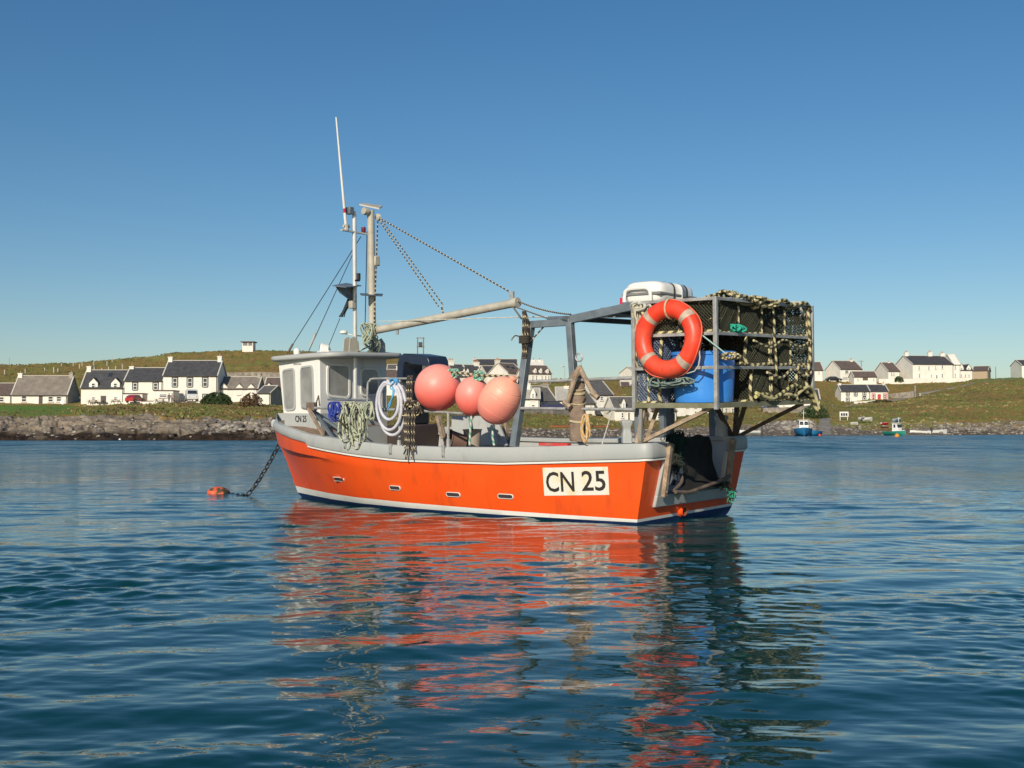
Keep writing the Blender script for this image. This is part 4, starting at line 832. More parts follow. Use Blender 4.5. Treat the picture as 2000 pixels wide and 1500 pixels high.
def build_hull():
    m = MB(); S = [i/70 for i in range(71)]; RM = [1, 1, 1, 2]+[0]*10
    for side in (-1, 1):
        rings = []
        for s in S:
            rw = rows(s); rings.append([hull_pt(s, w, side) for w in rw])
        n = len(rings[0]); vs = [p for r in rings for p in r]; fs = []; ms = []
        for i in range(len(S)-1):
            for k in range(n-1): fs.append((i*n+k, i*n+k+1, (i+1)*n+k+1, (i+1)*n+k)); ms.append(RM[k])
        m.add(vs, fs, ms)
        vs = [];                                     # bottom
    m2 = MB()
    for i in range(70):
        a, b = S[i], S[i+1]; m.add([hull_pt(a, -.34, -1), hull_pt(b, -.34, -1), hull_pt(b, -.34, 1), hull_pt(a, -.34, 1)], [(0, 1, 2, 3)], 1)
    # transom with its opening
    ws = sorted(rows(0)+[.30]); 
    for a, b in zip(ws[:-1], ws[1:]):
        mt = 1 if b <= .0601 else (2 if b <= .0931 else 0)
        va, vb = b_at(0, a), b_at(0, b)
        def q(v0a, v1a, v0b, v1b): m.add([L(u_aft(a), v0a, a), L(u_aft(a), v1a, a), L(u_aft(b), v1b, b), L(u_aft(b), v0b, b)], [(0, 1, 2, 3)], mt)
        if a < .2999: q(-va, va, -vb, vb)
        else: q(-va, -.68, -vb, -.68); q(.665, va, .665, vb)
    o = m.build('hull', [ORG, NAVY, WHT], boat, sharp=28)
    b = bmesh.new(); b.from_mesh(o.data); bmesh.ops.remove_doubles(b, verts=b.verts, dist=.002); bmesh.ops.recalc_face_normals(b, faces=b.faces); b.to_mesh(o.data); b.free(); o.data.set_sharp_from_angle(angle=R_(28))
    # make sure hull normals point outwards (open shell): flip if the port side looks inboard
    return o
hull = build_hull()
def plan_path(ua, ub, side, n): return [(ua+(ub-ua)*i/n) for i in range(n+1)]
def band(name, pts, sec, mats, parent, closed_ends=True, sharp=40, bevel=0):
    """pts: (u, v, wt, wg); sec(wt,wg) -> [(outward offset, w, mat)...]"""
    P = [Vector((p[0], p[1])) for p in pts]; rings = []; mt = None
    for i, p in enumerate(P):
        t = (P[min(i+1, len(P)-1)]-P[max(i-1, 0)]).normalized(); nrm = Vector((-t.y, t.x))
        s_ = sec(pts[i][2], pts[i][3]); rings.append([L(p.x+nrm.x*q[0], p.y+nrm.y*q[0], q[1]) for q in s_]); mt = [q[2] for q in s_]
    m = MB(); m.loft(rings, mt); return m.build(name, mats, parent, sharp=sharp, bevel=bevel)
def side_pts(side):                                  # outward normal must face away from the boat
    us = [5.42-i*(5.42+.0)/60 for i in range(61)]
    P = [(u, side*b_top(u), w_top(u), w_gb(u)) for u in us]
    c = b_top(-.1)
    P += [(-.055, side*(c-.005), .917, .757), (-.088, side*(c-.03), .918, .757), (-.10, side*(c-.07), .918, .757), (-.10, side*.9, .918, .757), (-.10, side*.70, .916, .757)]
    return P if side < 0 else P[::-1]
def sec_bul(wt, wg): return [(-.04, wg+.002, 0), (.022, wg+.002, 0), (.030, wg+.02, 0), (.026, wt-.03, 0), (.008, wt, 0), (-.10, wt, 0), (-.115, wt-.015, 0), (-.115, wt-.05, 0), (-.045, wt-.055, 0)]
def sec_line(wt, wg): return [(-.01, wg-.026, 0), (.012, wg-.026, 0), (.014, wg-.004, 1), (.006, wg+.001, 1), (-.01, wg+.001, 0)]
for side in (-1, 1):
    P = side_pts(side)
    # outward sign: path runs bow->stern on port, stern->bow on starboard, both give the outward normal
    bl = band('bulwark', P, sec_bul, [BGREY], boat)
    band('rubbing_strake', P, sec_line, [WHT, BLK], boat)
    def sec_in(wt, wg): return [(-.05, wt-.056, 0), (-.08, wt-.056, 0), (-.20, .34, 0), (-.17, .34, 0)]
    band('inner_lining', [p for p in P if .06 < p[0] < 5.0], sec_in, [BGREY], boat)
# bow cap
us = [5.425+(7.26-5.425)*i/26 for i in range(27)]
Pb = [(u, b_top(u), w_top(u), w_gb(u)) for u in us]+[(7.31, .06, 1.075, .955), (7.325, 0, 1.075, .955), (7.31, -.06, 1.075, .955)]+[(u, -b_top(u), w_top(u), w_gb(u)) for u in us[::-1]]
band('bow_cap', Pb, lambda wt, wg: [(-.05, wg+.002, 0), (.012, wg+.002, 0), (.024, wg+.02, 0), (.022, wt-.03, 0), (.0, wt, 0), (-.07, wt, 0), (-.08, wt-.04, 0)], [BGREY], boat)
# foredeck with camber
m = MB(); N = 18
for i in range(N):
    ua, ub = 5.3+(7.22-5.3)*i/N, 5.3+(7.22-5.3)*(i+1)/N
    ra = [L(ua, b_top(ua)*.95*t, w_top(ua)-.03+.11*(1-t*t)*min(1, b_top(ua)/.6)) for t in [-1+k/8*2 for k in range(9)]]
    rb = [L(ub, b_top(ub)*.95*t, w_top(ub)-.03+.11*(1-t*t)*min(1, b_top(ub)/.6)) for t in [-1+k/8*2 for k in range(9)]]
    m.add(ra+rb, [(k, k+1, 10+k, 9+k) for k in range(8)], 0)
m.build('foredeck', [BROWN], boat, sharp=80)
m = MB(); m.prism([L(5.3, -b_top(5.3)*.74, .34)]+[L(5.3, b_top(5.3)*.93*t, w_top(5.3)-.03+.11*(1-t*t)) for t in (-1, -.6, -.2, .2, .6, 1)]+[L(5.3, b_top(5.3)*.74, .34)], L(.03, 0, 0)); m.build('bulkhead', [BGREY], boat)
m = MB(); dk = [.07+i*5.3/20 for i in range(21)]
m.prism([L(u, -b_at((u-.03)/7.0, .31)+.03, .31) for u in dk]+[L(u, b_at((u-.03)/7.0, .31)-.03, .31) for u in dk[::-1]], (0, 0, .03)); m.build('deck', [M('deck_grey', (.22, .23, .225), .8, var=.25, scale=5)], boat)
# low toe rail at the stem
m = MB(); 
tr = [(6.75, -b_top(6.75)+.03), (7.0, -b_top(7.0)+.03), (7.2, -.08), (7.27, 0), (7.2, .08), (7.0, b_top(7.0)-.03), (6.75, b_top(6.75)-.03), (6.4, b_top(6.4)-.03), (6.0, b_top(6.0)-.03)]
hh = [.0, .05, .09, .10, .10, .11, .10, .07, .0]
m.loft([[L(u, v*.97, w_top(u)-.01), L(u, v*1.03, w_top(u)-.01), L(u, v*1.03, w_top(u)+h), L(u, v*.97, w_top(u)+h)] for (u, v), h in zip(tr, hh)]); m.build('toe_rail', [BGREY], boat)

# number plate painted on the side
def on_hull(px, py, off):
    q = pb(px, py, v=-1.15)
    for _ in range(6): q = pb(px, py, v=-side_v(q[0], q[2]))
    return q
pa, pc = on_hull(1060, 913.5, 0), on_hull(1190.5, 966.5, 0); pbm = on_hull(1060, 968, 0); pd = on_hull(1190.5, 911.5, 0)
def plate_pt(s, t, off):        # s: 0..1 bow to stern, t: 0..1 bottom to top
    u = pa[0]+(pc[0]-pa[0])*s; w0 = pbm[2]+(pc[2]-pbm[2])*s; w1 = pa[2]+(pd[2]-pa[2])*s; w = w0+(w1-w0)*t
    return L(u, -side_v(u, w)-off, w)
m = MB(); nx, ny = 14, 6; vs = [plate_pt(i/nx, j/ny, .004) for i in range(nx+1) for j in range(ny+1)]
m.add(vs, [(i*(ny+1)+j, (i+1)*(ny+1)+j, (i+1)*(ny+1)+j+1, i*(ny+1)+j+1) for i in range(nx) for j in range(ny)], 0)
pl = m.build('number_plate', [M('plate_cream', (.78, .76, .66), .5, scale=5, col2=(.80, .60, .22), mix=.60, sharp=.10)], boat); pl['label'] = 'cream plate with yellow stains reading CN 25 on the port quarter'
def hull_text(s, x0, x1, y0, y1, mat, parent, off, fn, size=1., bold=.02):
    V, Fc = text_mesh(s, size, thick=bold); m = MB(); m.add([fn(x0+(x1-x0)*x, y0+(y1-y0)*y, off) for x, y in V], Fc, 0)
    return m.build('lettering', [mat], parent, recalc=False)
INK = M('brown_black_ink', (.030, .022, .020), .6)
hull_text('CN', .045, .485, .13, .85, INK, pl, .008, plate_pt, bold=.012); hull_text('25', .60, .955, .15, .87, INK, pl, .008, plate_pt, bold=.012)
# scuppers
def scupper(px, py, wpx, ex=0.):
    q = on_hull(px, py, 0); hw = .5*abs(on_hull(px-wpx/2, py, 0)[0]-on_hull(px+wpx/2, py, 0)[0]); hh = .022
    def ov(a, b, off, k=20): return [L(q[0]+math.copysign(a-b, math.cos(x))*1+b*math.cos(x), -side_v(q[0]+a*math.cos(x), q[2]+b*math.sin(x))-off-ex, q[2]+b*math.sin(x)) for x in [2*math.pi*(i+.5)/k for i in range(k)]]
    m = MB(); A, B = ov(hw+.009, hh+.009, .002), ov(hw+.006, hh+.006, .015); C, D_ = ov(hw, hh, .015), ov(hw, hh, .009); m.loft([A, B, C, D_], 0, capa=False, capb=False); m.f.append(tuple(range(60, 80))); m.m.append(1)  # flat dark disc paints the shade of the drain hole
    m.build('scupper', [WHT, DARKIN], boat)
for s_ in ((663, 936, 16), (772, 953, 19), (886, 966, 25), (988, 969.5, 28)): scupper(*s_)
for px, py0, py1 in ((669, 864, 873), (763, 873, 884), (867, 876, 889)):        # stanchion sockets on the bulwark
    a = pb(px, py0, v=-1.26); c = pb(px, py1, v=-1.26); m = MB(); bo = -(b_top(a[0])+.034); m.box(a[0]-.022, a[0]+.022, -bo-.012, -bo+.008, c[2]-.02, a[2]+.04); m.tube([L(c[0], bo-.012, c[2]), L(c[0], bo-.024, c[2])], .012, 8); m.build('rail_bracket', [GALV], boat)

# transom opening frame, stakes, exhaust
def fr(v0, v1, w0, w1, t0=-.035, t1=.03): m.box(0+t0, t1, -v1, -v0, w0, w1, M3=None)
m = MB()
def tq(v, w, off): return L(u_aft(w)-off, v, w)
def frame_bar(a, b, wd):                     # outer edge a->b in (v,w), width towards the opening
    va, wa = a; vb, wb = b; d = Vector((vb-va, wb-wa)).normalized(); n = Vector((-d.y, d.x))*wd
    P = [(va, wa), (vb, wb), (vb+n.x, wb+n.y), (va+n.x, wa+n.y)]
    m.hexa([tq(*p, -.03) for p in P]+[tq(*p, .035) for p in P])
frame_bar((-.79, .20), (.80, .18), .13); frame_bar((-.765, .756), (-.79, .202), .12); frame_bar((.80, .182), (.765, .756), .13)
frm = m.build('stern_door_frame', [BGREY], boat, bevel=.012)
m = MB(); m.hexa([tq(-.66, .30, -.03), tq(.60, .30, -.03), L(.30, .60, .36), L(.30, -.66, .36), tq(-.66, .325, -.03), tq(.60, .325, -.03), L(.30, .60, .375), L(.30, -.66, .375)]); m.build('door_sill', [BGREY], boat)
for px0, py0, px1, py1, wd in ((1309, 866, 1297, 970, .06), (1431, 857, 1423, 944, .055)):
    a = pb(px0, py0, u=-.16); c = pb(px1, py1, u=-.06); m = MB(); m.bar(L(*a), L(*c), wd, .05, up=(1, 0, 0)); m.bar(L(a[0], a[1]+.05, a[2]-.01), L(c[0], c[1]+.05, c[2]+.15), .03, .04, up=(1, 0, 0)); m.tube([L(c[0]-.03, c[1], c[2]+.05), L(c[0]-.045, c[1], c[2]+.05)], .012, 8)
    m.build('rubbing_post', [WOOD], boat, bevel=.004)
q = pb(1333, 998, u=.06); m = MB(); m.lathe([(.068, 0), (.068, .015), (.054, .03), (.054, .06), (.045, .06), (.045, .01)], L(q[0]+.03, q[1], q[2]), 20, axis=(-1, 0, 0), mat=[0, 0, 0, 0, 1], capb=False); m.build('exhaust_outlet', [ORG, M('rusty_pipe', (.16, .07, .04), .9)], boat)
for v, u in ((-1.05, .2), (.80, .08)):                 # mooring bitts
    m = MB(); m.lathe([(.075, 0), (.075, .1), (.062, .13), (.062, .17), (.085, .21), (.085, .235), (.07, .25)], L(u, v, .915), 4 if v < 0 else 10, capb=False); o = m.build('mooring_bitt', [BGREY], boat, bevel=.015)

# ---------------------------------------------------------------- wheelhouse
def panel_win(parent, A, B, C, D_, rad, n, mat_glass, mat_frame, fw=.022, name='window'):
    """A bottom-left, B bottom-right, C top-right, D top-left; n outward"""
    A, B, C, D_ = map(Vector, (A, B, C, D_)); n = Vector(n).normalized(); cen = (A+B+C+D_)/4
    def rr(grow):
        out = []; Q = [A, B, C, D_]
        for i in range(4):
            p = Q[i]; a = (Q[i-1]-p).normalized(); b = (Q[(i+1) % 4]-p).normalized(); r_ = rad+grow; base = p-(a+b)*grow
            c0 = base+a*r_; c1 = base+b*r_
            for k in range(7): t = k/6; out.append(c0*(1-t)**2+base*2*t*(1-t)+c1*t*t)
        return out
    o0, o1, i1 = rr(fw), rr(fw*.8), rr(-fw*.3)
    m = MB(); m.loft([[p+n*.001 for p in o0], [p+n*.014 for p in o1], [p+n*.014 for p in i1], [p+n*.002 for p in i1]], 0, capa=False, capb=False)
    w = m.build(name, [mat_frame], parent); m = MB(); g = rr(-fw*.2); m.prism([p+n*.0035 for p in g], n*-.003); m.build('pane', [mat_glass], w); return w
def wheelhouse():
    UA, wb, wt = 5.62, .85, 1.985; root = None
    PB = dict(ab=(UA, -.60), fb=(6.50, -.53)); ft = 6.60
    m = MB(); sp = 1.19
    def ring(w):
        t = (w-wb)/(wt-wb); uf = 6.46+(.15)*t; return [L(UA, -.60, w), L(UA+.02, -.62, w), L(uf-.03, -.545, w), L(uf, -.51, w), L(uf, .51, w), L(uf-.03, .545, w), L(UA+.02, .72, w), L(UA, .70, w)]
    rs = [ring(.88), ring(sp), ring(wt)]; m.loft(rs[:2], 1, capb=False); m.loft(rs[1:], 0, capa=False)
    root = m.build('wheelhouse', [WHT, BGREY], boat, sharp=25)
    n = Vector((.06, 1, 0)); pv = -.60
    def fp(px, py):           # point on the port face (slightly tapering forward)
        q = pb(px, py, v=-.58)
        for _ in range(4): q = pb(px, py, v=-(.62-.075*(q[0]-UA)/.9))
        return L(q[0], -(.62-.075*(q[0]-UA)/.9)-.003, q[2])
    n = Vector((.085, 1, 0)).normalized()
    panel_win(root, fp(558.5, 800), fp(576.5, 799), fp(575, 720.5), fp(553.5, 724), .06, n, HAZY, BGREY)
    panel_win(root, fp(590.5, 797), fp(613, 796), fp(610.5, 715.5), fp(589, 718), .06, n, HAZY, BGREY)
    def face(x0, x1, y0, y1): return lambda s, t, off: fp(x0+(x1-x0)*s, y0+(y1-y0)*t)+n*off
    hull_text('CN 25', 0, 1, 0, 1, INK, root, .006, face(577.5, 599, 824, 811.5), bold=.005)
    hull_text('Jeanie', 0, 1, 0, 1, INK, root, .006, face(574, 588.5, 713.5, 708.5), bold=0)
    na = Vector((-1, 0, 0))
    def ap(px, py): q = pb(px, py, u=UA); return L(UA-.003, q[1], q[2])
    panel_win(root, ap(640, 772), ap(681, 776), ap(681, 714), ap(640, 713), .07, na, HAZY, WHT, .03)
    panel_win(root, ap(705, 772), ap(738, 770), ap(738, 722), ap(705, 720), .09, na, HAZY, WHT, .028)
    # panes are opaque, reflections and interior only mottled into their colour; grab rail and name board
    m = MB(); m.tube([ap(742, 742)+na*.03, ap(742, 790)+na*.03], .012, 8); m.tube([ap(690, 784)+na*.02, ap(705, 800)+na*.05, ap(708, 815)+na*.08], .018, 8); m.build('grab_rail', [CRM], root)
    m = MB(); m.box(UA-.01, UA-.002, -.70, -.30, 1.20, 1.24); m.build('sill_board', [BLK], root)
    # roof slab with rounded corners
    u0, u1, v0, v1, r_ = 5.28, 6.70, -.68, .80, .20; out = []
    for cx, cy, a0 in ((u1-r_, -v0-r_, 0), (u0+r_*1.4, -v0-r_*1.4, 90), (u0+r_, -v1+r_, 180), (u1-r_, -v1+r_, 270)):
        rr = r_*1.4 if a0 == 90 else r_
        for k in range(8): a = R_(a0+90*k/7); out.append((cx+rr*math.cos(a), cy+rr*math.sin(a)))
    def rg(dz, sh): c = Vector((6, 0)); return [Vector((c.x+(x-c.x)*sh, y*sh, wt+dz-.035*((x-5.28)/1.4)-(.0 if abs(y) < .1 else 0))) for x, y in out]
    m = MB(); m.loft([rg(-.012, .97), rg(0, .99), rg(.012, 1), rg(.045, 1), rg(.058, .985), rg(.075, .8), rg(.085, .4)]); m.build('roof', [BGREY], root, sharp=50)
    return root
wh = wheelhouse()
def roofz(u): return 2.06-.025*(u-5.28)
# things fixed on the wheelhouse roof
m = MB(); q = pb(580, 688, v=-.45); m.lathe([(.045, -.03), (.05, .0), (.05, .03), (.03, .055), (.005, .06)], L(*q), 14); m.tube([L(q[0], q[1], 2.0), L(*q)], .02, 8); m.build('anchor_light', [WHT], boat)
q = pb(632, 684, v=-.2); m = MB(); m.lathe([(.03, -.10), (.09, -.06), (.10, .04), (.085, .06)], L(*q), 16, axis=(.5, .6, .15)); m.tube([L(q[0]-.02, q[1], 2.03), L(*q)], .02, 8); m.bar(L(q[0]+.12, q[1], 2.07), L(q[0]-.14, q[1], 2.07), .05, .03); o = m.build('searchlight', [WHT], boat)
m = MB(); m.lathe([(.084, .061), (.08, .066), (.001, .067)], L(*q), 16, axis=(.5, .6, .15)); m.build('lens', [WG], o)
m = MB(); q = pb(671, 650, u=5.6); m.lathe([(.03, -.02), (.055, -.005), (.055, .02), (.03, .035), (.004, .04)], L(*q), 14); m.tube([L(q[0], q[1], q[2]-.01), L(5.5, q[1]+.12, q[2]-.04), L(5.42, .1, q[2]-.05)], .01, 6); m.build('satellite_antenna', [WHT], boat)
# ---------------------------------------------------------------- masts
m = MB(); a = pb(694, 778, u=5.42); c = pb(692, 413, u=5.42); m.tube([L(5.42, a[1], a[2]), L(5.42, c[1], c[2])], .031, 12); m1 = m.build('light_mast', [ALU], boat)
V1 = c[1]
m = MB(); a1 = pb(667, 449, u=5.42); a2 = pb(715, 457, u=5.42); m.bar(L(*a1), L(*a2), .05, .02); m.build('crossbar', [ALU], m1)
m = MB(); q = pb(685, 412, u=5.42); m.box(q[0]-.05, q[0]+.05, -q[1]-.02, -q[1]+.06, q[2]-.05, q[2]+.05); m.tube([L(5.42, q[1], q[2]), L(5.42, V1, c[2]-.03)], .014, 6); m.build('deck_lamp', [STEEL], m1, bevel=.01)
m = MB(); q = pb(699.5, 540, u=5.40); m.lathe([(.035, -.045), (.035, .045)], L(*q), 12); m.box(q[0]-.03, q[0]+.03, -q[1]-.01, -q[1]+.07, q[2]-.07, q[2]-.05); m.build('navigation_light', [BLK], m1)
m = MB(); q = pb(710, 449, u=5.42); m.lathe([(.03, -.04), (.035, .0), (.03, .04)], L(*q), 12); m.build('navigation_light', [M('dark_red_lens', (.12, .01, .02), .3)], m1)
m = MB(); q = pb(688, 596, u=5.42); m.box(q[0]-.05, q[0]+.03, -q[1]-.03, -q[1]+.05, q[2]-.05, q[2]+.06); m.build('speaker_horn', [CRM], m1, bevel=.012)
pp = [pb(649, 559, u=5.5), pb(676, 554, u=5.75), pb(706, 559, u=5.42), pb(676, 562, u=5.2)]
m = MB(); m.prism([L(*p) for p in pp], (0, 0, .012)); e = [pb(656, 559.5, u=5.45), pb(698, 559.5, u=5.45), pb(689, 590, u=5.45), pb(664, 572, u=5.45)]; m.prism([L(*p) for p in e], (.01, 0, 0)); m.build('radar_reflector', [STEEL], m1)
# whip aerial
m = MB(); b0 = pb(676, 446, u=5.42); b1 = pb(656.5, 229, u=5.42); P = [L(*b0), L(*b0)+(L(*b1)-L(*b0))*.14, L(*b0)+(L(*b1)-L(*b0))*.18, L(*b1)]
m.tube(P[:2], .021, 8); m.tube(P[2:], [.019, .011], 8); wa = m.build('whip_aerial', [WHT], boat); m = MB(); m.tube(P[1:3], .0205, 8, cap=True); m.build('red_band', [M('red_tape', (.55, .02, .06), .5)], wa)
m = MB(); m.tube([L(*b0)-Vector((0, 0, .03)), L(*b0)+Vector((0, 0, .06))], .035, 8); m.tube([L(*b0)+Vector((0, .05, .03)), L(*b0)+Vector((0, -.06, .03))], .02, 8); m.build('aerial_mount', [CRM], wa)
# main mast and boom
um = 5.35; a = pb(728, 691, u=um); c = pb(724, 411, u=um); m = MB(); m.tube([L(um, a[1], 2.03), L(um, c[1], c[2])], .052, 16); mm = m.build('main_mast', [CRM], boat); VM = a[1]; WM = c[2]
m = MB(); P = [pb(702, 401, u=um+.1), pb(711, 399, u=um+.2), pb(747, 404, u=um), pb(741, 409, u=um-.15)]; m.prism([L(*p) for p in P], (0, 0, .02)); m.build('top_plate', [CRM], mm)
m = MB(); q = pb(715, 413, u=um); m.lathe([(.05, -.04), (.055, .0), (.05, .05)], L(*q), 12, axis=(0, 1, .1)); m.build('floodlight', [CRM], mm)
m = MB(); q = pb(734, 510, u=um-.03); m.box(q[0]-.04, q[0]+.05, -q[1]-.05, -q[1]+.05, q[2]-.07, q[2]+.07); m.build('junction_box', [CRM], mm, bevel=.015)
m = MB(); P = [pb(703, 575, u=um+.1), pb(748, 576, u=um+.1), pb(746, 579, u=um-.1), pb(706, 577.5, u=um-.1)]; m.prism([L(*p) for p in P], (0, 0, .018)); m.build('spreader_plate', [STEEL], mm)
m = MB(); q = pb(738, 424, u=um-.05); m.lathe([(.035, -.02), (.05, -.012), (.04, 0), (.05, .012), (.035, .02)], L(*q), 14, axis=(0, 1, 0)); m.build('pulley', [CRM], mm); MH = L(*q)
for (px, wdd, hgt) in ((690, 14, 32), (743, 12, 30)):           # tabernacle plates on the roof
    q = pb(px, 690, u=5.4); s = wdd*16.8/F; h = hgt*16.8/F
    m = MB()
    for uo in (.0, .12): m.prism([L(5.38+uo, q[1]-s, 2.04), L(5.38+uo, q[1]+s, 2.04), L(5.38+uo, q[1]+s*.9, 2.04+h*.65), L(5.38+uo, q[1]+s*.1, 2.04+h), L(5.38+uo, q[1]-s*.7, 2.04+h*.85)], (.012, 0, 0))
    m.build('mast_bracket', [CRM], boat)
bs = Vector(L(um-.08, VM, pb(735, 645, v=VM)[2])); be = LP(1006, 591.5, v=VM-.0)
m = MB(); m.tube([bs, be], [.055, .055], 16); d_ = (be-bs).normalized(); m.tube([be-d_*.03, be+d_*.05], .066, 16); m.tube([bs+Vector((.03, 0, -.07)), bs+Vector((.03, 0, .07))], .03, 8); bm_ = m.build('boom', [CRM], boat)
m = MB(); m.box(be.x+.02, be.x+.08, be.y-.015, be.y+.015, be.z+.05, be.z+.15); q = bs+d_*(.42); m.box(q.x-.02, q.x+.02, q.y-.01, q.y+.01, q.z-.12, q.z-.04); m.build('eye_plate', [GALV], bm_)
BE = be
# ---------------------------------------------------------------- gantry
G = MB(); gF0, gF1 = L(1.69, -1.15, .84), LP(1036, 634, v=-.98); gA1 = LP(1113, 629, v=-.98); gA0 = LP(1129, 862, v=-1.13)
def steel(nm, a, b, w, h=None, up=(0, 0, 1), mat=STEEL, parent=boat, bev=.004): m = MB(); m.bar(a, b, w, h, up); return m.build(nm, [mat], parent, bevel=bev)
gan = MB(); gan.bar(gF0, gF1, .085, .085, (0, 1, 0)); gan = gan.build('gantry', [STEEL], boat, bevel=.006)
steel('gantry_leg', gA0, gA1, .075, .075, (0, 1, 0), parent=gan); steel('gantry_beam', gF1+Vector((.04, 0, 0)), gA1+Vector((-.02, 0, 0)), .08, .08, parent=gan)
gC = LP(1236, 598, v=-1.0); steel('gantry_beam', gA1+Vector((-.02, 0, .03)), gC, .06, .09, parent=gan)
sA = LP(1150, 634, v=.75); s0 = L(gA1.x, .75, gA1.z+.02); sC = L(gC.x, .85, gC.z+.02); zf = gC.z-.02
steel('gantry_beam', L(gA1.x, .95, gA1.z+.06), L(gC.x, .95, gC.z-.02), .06, .08, parent=gan); steel('gantry_leg', L(gA1.x+.1, 1.12, .85), L(gA1.x, .95, gA1.z+.05), .07, parent=gan); steel('gantry_leg', L(.35, 1.08, .88), L(.30, .95, gC.z-.05), .075, parent=gan)
for u in (gA1.x, gA1.x-.45, gC.x+.12): 
    zz = gA1.z+.04+(gC.z-gA1.z)*(gA1.x-u)/(gA1.x-gC.x); steel('cross_beam', L(u, -.98, zz), L(u, .95, zz+.0), .06, .06, parent=gan)
m = MB(); m.tube([LP(1072, 623, v=-.9), gA1+Vector((0, .05, .04))], .03, 10); m.build('tube_end', [STEEL], gan)
m = MB(); m.prism([L(gA1.x-.05, -.9, gA1.z+.085), L(gC.x, -.9, gC.z+.0), L(gC.x, .9, gC.z+.0), L(gA1.x-.05, .9, gA1.z+.085)], (0, 0, .012)); m.build('roof_plate', [STEEL], gan)
m = MB(); q = LP(1131, 698, v=-1.03); m.tube([q+Vector((.045*math.cos(a)-.0, 0, .045*math.sin(a))) for a in [k*math.pi/8 for k in range(16)]], .009, 6, closed=True); m.build('ring', [GALV], gan)
# ---------------------------------------------------------------- pot cage
CU0, CU1, CV, CZ0, CZ1, CR1, CR2 = -.9415, .0503, 1.1185, 1.3709, 2.414, 2.0579, 1.7103
cage = MB(); cage.box(CU0-.02, CU1+.02, -CV-.02, CV+.02, CZ0-.075, CZ0-.024); cage = cage.build('pot_cage', [M('mossy_ply', (.17, .165, .09), .9, var=.3, scale=5, col2=(.26, .25, .19), mix=.55)], boat); cage['label'] = 'galvanised pot cage with plywood floor over the stern'
for u in (CU0, CU1):
    for v in (-CV, CV): steel('corner_post', L(u, v, CZ0-.09), L(u, v, CZ1+.02), .042, parent=cage, mat=GALV)
for z in (CR2, CR1, CZ1):
    for v in (-CV, CV): steel('rail', L(CU0+.021, v, z), L(CU1-.021, v, z), .034, parent=cage, mat=GALV)
    for u in (CU0, CU1): steel('rail', L(u, -CV+.021, z), L(u, CV-.021, z), .034, parent=cage, mat=GALV)
fo = {-1: L(.02, -1.0, .91), 1: L(.0, 1.0, .91)}
def strut(a, b, w=.045, mat=WOODG): m = MB(); m.bar(a, b, w, w*.9); m.build('strut', [mat], cage, bevel=.003)
strut(L(.0, -1.09, .92), LP(1253, 786, v=-1.1), .04, RUSTG); strut(L(.06, -1.06, .92), LP(1262, 786, v=-1.06), .05, WOOD); strut(L(.03, -.95, .92), LP(1288, 786, v=-.85), .045, WOOD); strut(L(.03, -1.02, .93), L(CU0+.08, -1.06, CZ0-.07), .045, WOOD)
strut(L(.05, 1.0, .90), L(.02, .55, CZ0-.07), .05, WOODD); strut(L(.0, .98, .90), L(-.05, .95, CZ0-.07), .05, WOODD); strut(L(-.02, .95, .90), L(-.35, .6, CZ0-.07), .045, WOODD); strut(L(-.02, 1.0, .90), L(CU0+.1, 1.06, CZ0-.07), .045, WOODD)
steel('strut', L(.35, .1, .32), L(.30, .0, CZ0-.07), .07, parent=cage); steel('strut', L(.1, -.98, .9), L(.1, -.98, CZ0-.07), .06, parent=cage)
# ---------------------------------------------------------------- side rails
def rail(nm, pts, r=.016, mat=GALV, parent=boat): m = MB(); m.tube(pts, r, 8); return m.build(nm, [mat], parent)
vb = lambda u: -(b_top(u)-.05)
rail('side_rail', [LP(590, 796, v=-.9), LP(668, 798, v=-1.1), LP(720, 799, v=-1.15), LP(800, 801, v=-1.16), LP(905, 808, v=-1.16)], .017)
rail('side_rail', smooth_path([LP(718, 810, v=-1.14), LP(718, 755, v=-1.14), LP(722, 744, v=-1.14), LP(733, 739.5, v=-1.14), LP(805, 739.5, v=-1.16)], 5), .014)
rail('side_rail', [LP(641, 780, v=-1.0), LP(724, 782.5, v=-1.1)], .014, STEEL)
rail('stanchion', [L(3.53, -1.16, .82), L(3.52, -1.15, 1.64)], .018); rail('stanchion', [L(2.70, -1.17, .82), L(2.70, -1.16, 1.23)], .018); rail('stanchion', [L(4.5, -1.12, .86), L(4.5, -1.10, 1.27)], .017)
for u, w in ((3.53, .82), (2.70, .82), (4.5, .86)): rail('stanchion_socket', [L(u, -1.165, w), L(u, -1.165, w+.09)], .028)
rail('side_rail', [LP(1034, 745.5, v=-1.1), LP(1241, 738, v=-1.1)], .019); rail('side_rail', [LP(1018, 797.5, v=-1.12), LP(1241, 800, v=-1.12)], .017)
rail('deck_hook', [LP(1185, 808, v=-1.1), LP(1200, 797, v=-1.1), LP(1210, 800, v=-1.1)], .009)
rail('far_rail', [LP(1075, 833, v=1.12), LP(1192, 833, v=1.12)], .012, M('rust_tube', (.30, .10, .04), .9)); 
m = MB(); m.bar(LP(602, 797, v=-1.0), LP(632, 852, v=-1.05), .05, .03); m.build('oar_shaft', [WOOD], boat, bevel=.008)
m = MB(); m.bar(LP(612, 800, v=-.85), LP(652, 858, v=-.9), .05, .03); m.bar(LP(618, 806, v=-.75), LP(668, 842, v=-.7), .05, .03); m.build('side_brace', [STEEL], boat, bevel=.004)
q = LP(607, 793, v=-.95); m = MB(); m.box(q.x-.10, q.x+.06, q.y-.03, q.y+.03, q.z-.06, q.z+.05); m.tube([q+Vector((-.1, 0, .02)), q+Vector((-.16, 0, .14)), q+Vector((-.18, 0, .0))], .012, 6); m.build('winch_head', [WOODD], boat, bevel=.01)
